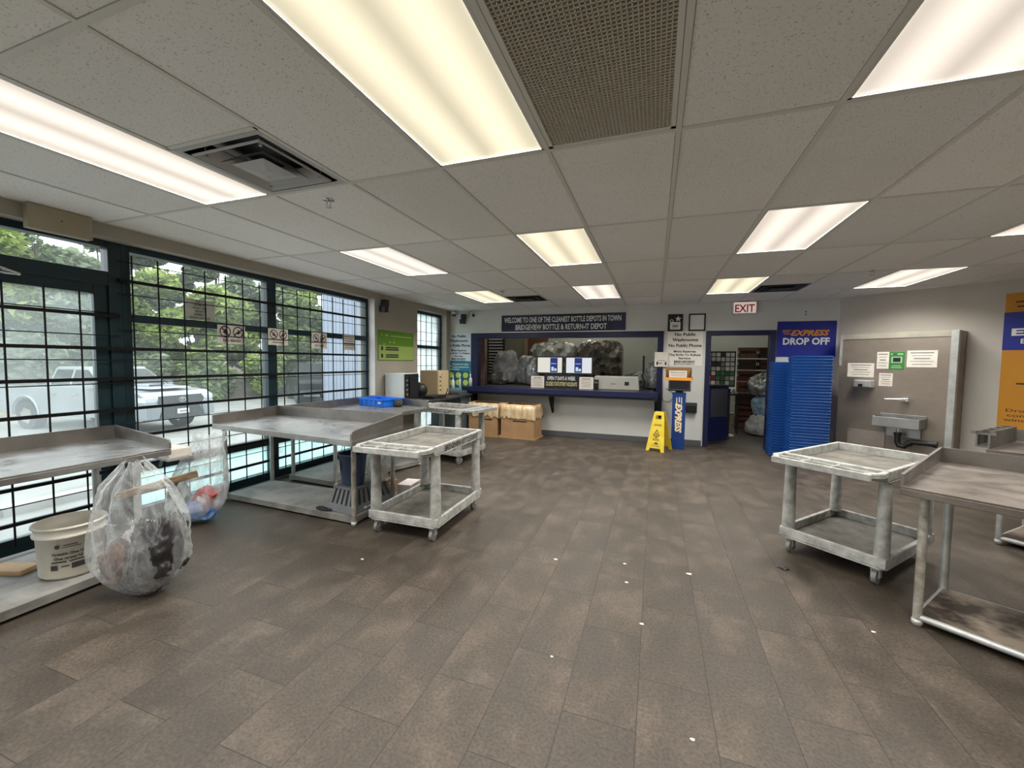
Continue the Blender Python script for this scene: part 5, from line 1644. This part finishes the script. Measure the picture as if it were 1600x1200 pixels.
f.make('bin_wall', mat('slate blue plastic', '39445e', .4, col2='414d68', scale=5), t)
MB().tube([(-.135, 0, .27), (-.13, .03, .40), (-.06, .10, .43), (0, .13, .44)], .003, 6).make('wire_handle', M['chrome'], t)
MB().rect(0, 0, .05, .10, 0).make('sticker', M['white'], t).matrix_local = Matrix(((.74, 0, -.67, -.088), (-.67, 0, -.74, -.078), (0, 1, 0, .17), (0, 0, 0, 1)))
t = plastic_bag((-2.47, 3.22, .29), [(.05, 0), (.09, .03), (.10, .12), (.085, .22), (.06, .33), (.07, .36)], 'small milky bag hanging behind the slate blue bin', 19, 1, .8, (0, .0), n=30)
blob('cream_contents', 'cream coloured scraps in the small milky bag', 'refuse', (-2.47, 3.22, .30), .07, .06, .08, mat('cream scraps', 'b5ab84', .6, col2='d8d2b8', scale=15), 71)
t = thing('red_box', 'flat red and white box with open brown lid under the middle left table', 'box', (-2.93, 3.34, .072), math.radians(-12))
MB().box(-.11, .03, -.06, .06, 0, .075).make('box_body', mat('faded red card', 'c9525a', .6, col2='d8747a', scale=9), t, bevel=.003)
MB().box(.03, .10, -.06, .06, 0, .075).make('white_end', M['paper'], t)
t = thing('open_carton', 'brown open carton behind the slate blue bin', 'box', (-2.70, 3.44, .072), math.radians(4))
f = MB().box(-.16, .16, -.008, 0, 0, .12).box(-.16, .16, .18, .188, 0, .12).box(-.168, -.16, -.008, .188, 0, .12).box(.16, .168, -.008, .188, 0, .12).box(-.16, .16, 0, .18, 0, .006)
f.make('carton', M['cardboard'], t)
f = MB(); f.M = Matrix.Translation((0, -.006, .12)) @ Matrix.Rotation(math.radians(-50), 4, 'X'); f.box(-.16, .16, -.005, 0, 0, .07); f.make('flap', M['cardboard'], t)
blob('black_glove', 'flat black rubber item at the front edge of the undershelf', 'glove', (-2.83, 2.92, .072), .09, .035, .014, M['blackmat'], 81)
t = thing('white_carton', 'white carton beside the grey step stool, behind the near cart post', 'carton', (-2.38, 3.56, .003), math.radians(6))
MB().box(-.05, .10, -.10, .12, 0, .20).make('carton', mat('pinkish white card', 'cfc4c0', .7), t, bevel=.003)
MB().box(.1005, .1015, -.05, .06, .06, .12).make('print', M['greyink'], t)

# dark marks and scraps on the floor
for i, (x, y, s, lab) in enumerate([(-1.972, 2.386, .012, 'small white scrap on the floor before the near left cart'), (-.651, 2.883, .013, 'small white scrap on the open floor, left of the centre'),
                          (-.167, 2.994, .011, 'small white scrap on the open floor behind two nearer scraps'), (-.137, 2.739, .011, 'small white scrap just nearer than its neighbour in mid floor'),
                          (-.028, 2.321, .011, 'small white scrap beside a floor joint right of centre'), (.264, 3.003, .017, 'largest white scrap on the floor right of centre'),
                          (.178, 1.653, .009, 'white scrap nearest the bottom edge of the photo'), (-.44, 1.901, .007, 'tiny white scrap near the lower middle of the floor'), (1.165, 2.69, .010, 'white scrap on the floor left of the rust-legged table')]):
    f = MB().add([(s * math.cos(a) * (1 + .4 * math.sin(3 * a + i)), s * .7 * math.sin(a), .002 + .001 * (k % 2)) for k, a in enumerate([2 * PI * q / 8 for q in range(8)])], [tuple(range(8))])
    f.add([(v[0], v[1], .0005) for v in f.v[:8]], [tuple(range(8))[::-1]])
    o = f.make('paper_scrap', M['paper']); o.location = (x, y, 0)
    tag(o, lab, 'scrap', 'paper scraps on the floor')
f = MB().add([(0, 0, .004), (.03, .01, .012), (.05, -.012, .006), (.025, -.02, .01), (.01, -.035, .003), (-.012, -.012, .01), (-.03, .006, .003), (-.008, .012, .008)], [(0, 1, 2, 3), (0, 3, 4, 5), (0, 5, 6, 7)])
f.add([(v[0], v[1], .0008) for v in f.v[:8]], [(3, 2, 1, 0), (5, 4, 3, 0), (7, 6, 5, 0)])
o = f.make('dry_leaf', M['blackmat']); o.location = (.896, 3.324, 0)
tag(o, 'small black dry leaf on the floor left of the right cart', 'leaf')

# ================================================================== OUTDOORS
GZ = -.60
def gz(x):
    """ground falls away from the building, then rises at the planted bank"""
    p = [(-4.4, -.04), (-6.2, -.10), (-9.5, -.55), (-13, GZ), (-20.5, GZ + .02), (-23, .2), (-30, 2.2)]
    x = -x; q = [(-a, b) for a, b in p]
    return float(np.interp(x, [a for a, _ in q], [b for _, b in q]))


xs = [-4.38, -5.2, -6.2, -7.2, -8.4, -9.5, -11, -13, -16, -19, -20.5, -21.5, -23, -26, -30]
asph = mat('pale wet asphalt', '74756f', .7, col2='898a84', scale=1.5, bump=.3, bscale=60)
grav = mat('tan gravel verge', '9a8b74', .9, col2='75705f', scale=9, bump=.8, bscale=30)
f = MB()
for i in range(len(xs) - 1):
    mi = 0 if xs[i] > -18.5 else 1
    for y0 in range(-12, 46, 6):
        a, b_ = xs[i], xs[i + 1]
        f.quad((a, y0, gz(a)), (a, y0 + 6, gz(a)), (b_, y0 + 6, gz(b_)), (b_, y0, gz(b_)), mi)
struct(f.make('ground', [asph, grav]))
f = MB()
for y0 in range(-4, 14, 3): f.box(-5.95, -5.80, y0 + .01, y0 + 2.99, -.3, .0)
struct(f.make('kerb', mat('concrete kerb', 'b5b3ac', .8)))

# blue-grey clad wing of the building
t = thing('clad_building', 'blue-grey metal clad building wall outside the right end of the windows', 'building', (-7.62, 7.86, GZ))
MB().box(0, 1.5, 0.02, .6, 0, 5.8).box(1.5, 3.15, 0.02, .09, 0, 5.8).make('wall', mat('blue grey cladding', '838c9b', .6, col2='7d8695', scale=2), t)
f = MB()
for k in range(26): f.box(.02 + .12 * k, .04 + .12 * k, .008, .02, 0, 5.8)
f.make('ribs', mat('blue grey cladding rib', '858e9d', .6), t)

silver = mat('silver paint', '8b9397', .3, .3, col2='838b8f', scale=1)
glassd = mat('car window glass', '1a201f', .08, 0, spec=.25)
tyre = mat('tyre rubber', '1e1f20', .8)
trimb = mat('dark grille', '3c4042', .5, col2='2a2d2f', scale=30)
lampm = mat('headlamp lens', 'c7ced0', .1, .3)


def wheel(parent, x, y, r=.39):
    o = MB().tube([(x, y - .12, r), (x, y + .12, r)], r, 24).make('wheel', tyre, parent)
    f = MB()
    for sy in (-.125, .125): f.add([(x + .24 * math.cos(PI * k / 6 + .3) * (1 if k % 2 else .8), y + sy, r + .24 * math.sin(PI * k / 6 + .3) * (1 if k % 2 else .8)) for k in range(12)], [tuple(range(12))])
    f.make('rim', M['chrome'], o)


def arch(cx, r, n=10):
    return [(cx + r * math.cos(PI - PI * k / n), .42 + r * math.sin(PI - PI * k / n)) for k in range(n + 1)]


hd = math.atan2(.12, 1)
Cx, Cy = -12.3, 6.75
ox = Cx - (2.65 * math.cos(hd) + .93 * math.sin(hd)); oy = Cy - (2.65 * math.sin(hd) - .93 * math.cos(hd))
t = thing('pickup_truck', 'silver pickup truck parked outside, nose towards the big windows', 'truck', (ox, oy, GZ), hd)
low = [(-2.62, .50)] + arch(-1.62, .47) + arch(1.60, .48) + [(2.52, .36), (2.65, .50), (2.66, .78), (2.60, 1.02), (2.42, 1.12), (1.30, 1.22), (1.15, 1.24), (-.72, 1.22), (-.74, 1.20), (-2.62, 1.20)]
f = MB().extr(low, -.93, .93)
f.make('body', silver, t, bevel=.03, segs=2)
f = MB().frus(-.95, 1.20, -.84, .84, 1.20, -.78, .42, -.70, .70, 1.77)
f.make('cab', silver, t, bevel=.05, segs=3)
f = MB()
for s in (-1, 1):
    def S(x, z): return (x, s * (.845 + .0 - .14 * (z - 1.20) / .57), z)
    def win(x0, x1, X0, X1):
        f.add([S(x0, 1.27), S(x1, 1.27), S(X1, 1.69), S(X0, 1.69)], [(0, 1, 2, 3) if s < 0 else (3, 2, 1, 0)])
    win(-.82, -.12, -.72, -.12); win(-.04, .98, -.04, .42)
f.add([(1.13, -.74, 1.26), (1.13, .74, 1.26), (.51, .64, 1.71), (.51, -.64, 1.71)], [(0, 1, 2, 3)])
f.v = [(a, b_, c) if abs(b_) > .76 else (a + .03, b_, c) for a, b_, c in f.v]
f.make('window', glassd, t)
MB().box(-2.5, -.95, -.80, .80, 1.10, 1.201).make('bed_liner', trimb, t)
f = MB().frus(.85, 2.35, -.55, .55, 1.20, 1.25, 2.25, -.45, .45, 1.245).frus(1.25, 1.75, -.2, .2, 1.245, 1.3, 1.72, -.17, .17, 1.30)
f.make('hood_bulge', silver, t, bevel=.015)
MB().box(1.74, 1.76, -.16, .16, 1.25, 1.29).make('hood_scoop_mouth', trimb, t)
f = MB()
f.add([(2.665, -.56, 1.02), (2.665, .56, 1.02), (2.675, .64, .90), (2.675, .58, .79), (2.675, -.58, .79), (2.675, -.64, .90)], [(5, 4, 3, 2, 1, 0)[::-1]])
f.box(2.60, 2.668, -.58, .58, .80, 1.01)
f.frus(2.60, 2.69, -.62, .62, .40, 2.60, 2.675, -.48, .48, .74)
f.make('grille', trimb, t)
f = MB()
for s in (-1, 1):
    f.box(2.40, 2.655, s * .60, s * .935, .86, 1.0)
f.make('headlight', lampm, t, bevel=.02)
f = MB().box(2.55, 2.70, -.60, .60, .745, .785)
for s in (-1, 1): f.frus(2.35, 2.70, s * .62, s * .94, .42, 2.40, 2.69, s * .55, s * .94, .80) if s > 0 else f.frus(2.35, 2.70, -.94, -.62, .42, 2.40, 2.69, -.94, -.55, .80)
f.make('bumper', silver, t, bevel=.02)
MB().box(2.695, 2.71, -.16, .16, .52, .65).make('number_plate', M['white'], t)
MB().rect(0, 0, .22, .04, 0).make('plate_marks', M['greyink'], t).matrix_local = Matrix(((0, 0, 1, 2.7115), (1, 0, 0, 0), (0, 1, 0, .58), (0, 0, 0, 1)))
em = MB()
def oval(cx, cy, rx, ry, w):
    n = 24
    em.add([(cx + (rx - w * q) * math.cos(2 * PI * k / n), cy + (ry - w * q) * math.sin(2 * PI * k / n), 0) for q in (0, 1) for k in range(n)], [(k, (k + 1) % n, n + (k + 1) % n, n + k) for k in range(n)])
oval(0, 0, .10, .068, .014); oval(0, .022, .062, .026, .010); oval(0, -.008, .024, .055, .010)
em.make('emblem', M['chrome'], t).matrix_local = Matrix(((0, 0, 1, 2.685), (1, 0, 0, 0), (0, 1, 0, .905), (0, 0, 0, 1)))
f = MB()
for s in (-1, 1):
    for cx in (-1.62, 1.60):
        pts = [(cx + .53 * math.cos(PI * k / 12), s * .94, .42 + .53 * math.sin(PI * k / 12)) for k in range(13)]
        f.tube(pts, .035, 8)
f.make('fender_flare', silver, t)
f = MB()
for s in (-1, 1):
    f.box(-.62, -.42, s * .935, s * .955, 1.02, 1.05); f.box(.12, .32, s * .935, s * .955, 1.02, 1.05)
f.make('door_handle', M['chrome'], t)
f = MB()
for s in (-1, 1): f.box(.80, .95, s * .95, s * 1.12, 1.18, 1.34)
f.make('mirror', silver, t, bevel=.02)
for s in (-1, 1):
    for cx in (-1.62, 1.60): wheel(t, cx, s * .80)

dark = mat('black car paint', '0e1011', .35, spec=.3)
t = thing('dark_suv', 'dark off-road vehicle parked beyond the corner of the blue-grey building', 'car', (-16.2, 16.0, GZ), math.radians(-35))
low = [(-2.1, .55)] + arch(-1.35, .48) + arch(1.35, .48) + [(2.05, .5), (2.1, .95), (2.0, 1.08), (.85, 1.15), (-2.1, 1.15)]
MB().extr(low, -.9, .9).make('body', dark, t, bevel=.03)
MB().frus(-2.08, .95, -.85, .85, 1.15, -2.0, .62, -.74, .74, 1.85).make('cabin', dark, t, bevel=.04)
f = MB()
for s in (-1, 1):
    for x0, x1 in ((-1.9, -1.1), (-1.0, -.25), (-.15, .68)):
        f.add([(x0, s * .855, 1.2), (x1, s * .855, 1.2), (min(x1, .6), s * .775, 1.7), (x0, s * .775, 1.7)], [(0, 1, 2, 3)])
f.make('window', glassd, t)
for s in (-1, 1):
    for cx in (-1.35, 1.35): wheel(t, cx, s * .78, .42)
MB().box(2.08, 2.2, -.85, .85, .5, .66).make('bumper', trimb, t)

# ---- planting
def leafmat(name, c1, c2, c3):
    m, nt, b = newmat(name)
    g = nt.nodes.new('ShaderNodeNewGeometry')
    r = nt.nodes.new('ShaderNodeValToRGB')
    e = r.color_ramp.elements
    e[0].position = 0; e[0].color = srgb(c1); e[1].position = 1; e[1].color = srgb(c3); q = e.new(.55); q.color = srgb(c2)
    nt.links.new(g.outputs['Random Per Island'], r.inputs[0])
    nt.links.new(r.outputs[0], b.inputs['Base Color'])
    b.inputs['Roughness'].default_value = .6
    out = nt.nodes['Material Output']
    tl = nt.nodes.new('ShaderNodeBsdfTranslucent')
    nt.links.new(r.outputs[0], tl.inputs[0])
    mx = nt.nodes.new('ShaderNodeMixShader'); mx.inputs[0].default_value = .4
    nt.links.new(b.outputs[0], mx.inputs[1]); nt.links.new(tl.outputs[0], mx.inputs[2]); nt.links.new(mx.outputs[0], out.inputs['Surface'])
    return m


LM = [leafmat('yellow green leaves', '5c6d2c', '87994a', 'b9c873'), leafmat('mid green leaves', '435530', '687c42', '95a665'), leafmat('grey green leaves', '4c5a45', '72805f', '9ba885')]
bark = mat('bark', '4b443c', .9, col2='5f574c', scale=12, bump=.6)


def leaves(name, n, clumps, m, parent, seed, size):
    rnd = np.random.RandomState(seed)
    c = np.array(clumps, float)
    wt = c[:, 3] ** 2; wt /= wt.sum()
    k = rnd.choice(len(c), n, p=wt)
    d = rnd.normal(size=(n, 3)); d /= np.linalg.norm(d, axis=1)[:, None]
    r = c[k, 3] * (rnd.rand(n) ** .38)
    p = c[k, :3] + d * r[:, None] * np.array([1, 1, .75])
    a = rnd.normal(size=(n, 3)); a[:, 2] *= .5; a /= np.linalg.norm(a, axis=1)[:, None]
    b_ = np.cross(a, rnd.normal(size=(n, 3))); b_ /= np.linalg.norm(b_, axis=1)[:, None]
    s = size * (.6 + .8 * rnd.rand(n))[:, None]
    V = np.empty((n, 4, 3))
    V[:, 0] = p - a * s; V[:, 1] = p + b_ * s * .45; V[:, 2] = p + a * s; V[:, 3] = p - b_ * s * .45
    me = bpy.data.meshes.new(name)
    me.vertices.add(4 * n); me.vertices.foreach_set('co', V.reshape(-1))
    me.loops.add(4 * n); me.loops.foreach_set('vertex_index', np.arange(4 * n, dtype=np.int32))
    me.polygons.add(n); me.polygons.foreach_set('loop_start', np.arange(0, 4 * n, 4, dtype=np.int32))
    me.update(calc_edges=True)
    me.materials.append(m)
    o = bpy.data.objects.new(name, me); COL.objects.link(o); o.parent = parent
    return o


def shrub(x, y, h, w, m, seed, label, n=5200, size=.17, cat='shrub', name='dense_shrub', trunk=False):
    z = gz(x)
    t = thing(name, label, cat, (x, y, z))
    t['group'] = 'greenery on the bank outside' if cat == 'shrub' else 'trees on the bank outside'
    rnd = np.random.RandomState(seed)
    cl = []
    for i in range(16 if not trunk else 20):
        a = rnd.rand() * 6.28; rr_ = w * (.15 + .6 * rnd.rand())
        zz = (h * (.12 + .72 * rnd.rand())) if not trunk else h * (.18 + .76 * rnd.rand())
        cl.append((rr_ * math.cos(a), rr_ * math.sin(a), zz, w * (.28 + .22 * rnd.rand()) * (.7 if trunk else 1)))
    f = MB()
    f.tube([(0, 0, -.1), (.05, .03, h * .4), (-.05, .08, h * .8)], [.13 if trunk else .07, .08, .03], 8)
    for c in cl[:9]:
        f.tube([(0, 0, h * .25), (c[0] * .5, c[1] * .5, c[2] * .8), (c[0], c[1], c[2] + .1)], [.05, .03, .012], 5)
    f.make('branches', bark, t)
    leaves('foliage', n, cl, m, t, seed + 7, size)
    return t


seq = [(-22.0, 3.0), (-22.3, 6.0), (-22.2, 8.8), (-22.4, 11.5), (-21.8, 14.2), (-21.5, 17.0), (-20.8, 19.8), (-20.0, 22.6), (-18.2, 25.2)]
nm = ['at the far left behind the truck bed', 'behind the truck tailgate', 'behind the truck cab', 'behind the truck roof', 'behind the truck hood', 'just right of the truck nose', 'centred in the first big window', 'behind the post between the big windows', 'beside the blue-grey building corner']
for i, (x, y) in enumerate(seq):
    shrub(x, y, 6.0 + .6 * (i % 3), 2.6, LM[(1, 0, 2)[i % 3]], 100 + i, '%s green shrub %s' % (['mid', 'yellowish', 'greyish'][i % 3], nm[i]), n=12000, size=.17)
for i, (x, y, h) in enumerate([(-20.6, 10.8, 2.2), (-20.4, 13.6, 2.0), (-19.6, 16.2, 2.4), (-19.2, 19.0, 2.2), (-18.0, 21.6, 2.6), (-21.0, 4.6, 2.0)]):
    shrub(x, y, h, 1.4, LM[(2, 1, 0)[i % 3]], 200 + i, 'low %s shrub at the foot of the bank, %s' % (['greyish', 'mid green', 'yellowish'][i % 3], ['behind the truck hood', 'right behind the truck nose', 'by the gravel verge', 'left of the window post', 'right of the window post', 'behind the truck bed'][i]), n=3200, size=.15)
for i, (x, y, h) in enumerate([(-24.5, 4.4, 7.0), (-25.0, 8.0, 7.6), (-25.5, 12.5, 8.2), (-25.0, 17.5, 9.5), (-23.5, 22.0, 10.0), (-21.0, 27.0, 10.0), (-27.5, 15.0, 9.6), (-13.0, 17.5, 7.4)]):
    shrub(x, y, h, 2.6 if i < 7 else 2.0, LM[(2, 0, 1)[i % 3]] if i != 7 else LM[0], 300 + i, ['thin-leaved tree at the far left against the sky', 'tree above the truck bed against the sky', 'tree above the truck cab', 'tall tree above the truck hood', 'tall tree left of the post between the windows', 'tall tree right of the post between the windows', 'back row tree over the bank', 'leafy tree in front of the blue-grey building corner'][i],
          n=9000 if i < 3 else 15000, size=.2, cat='tree', name='leafy_tree', trunk=True)
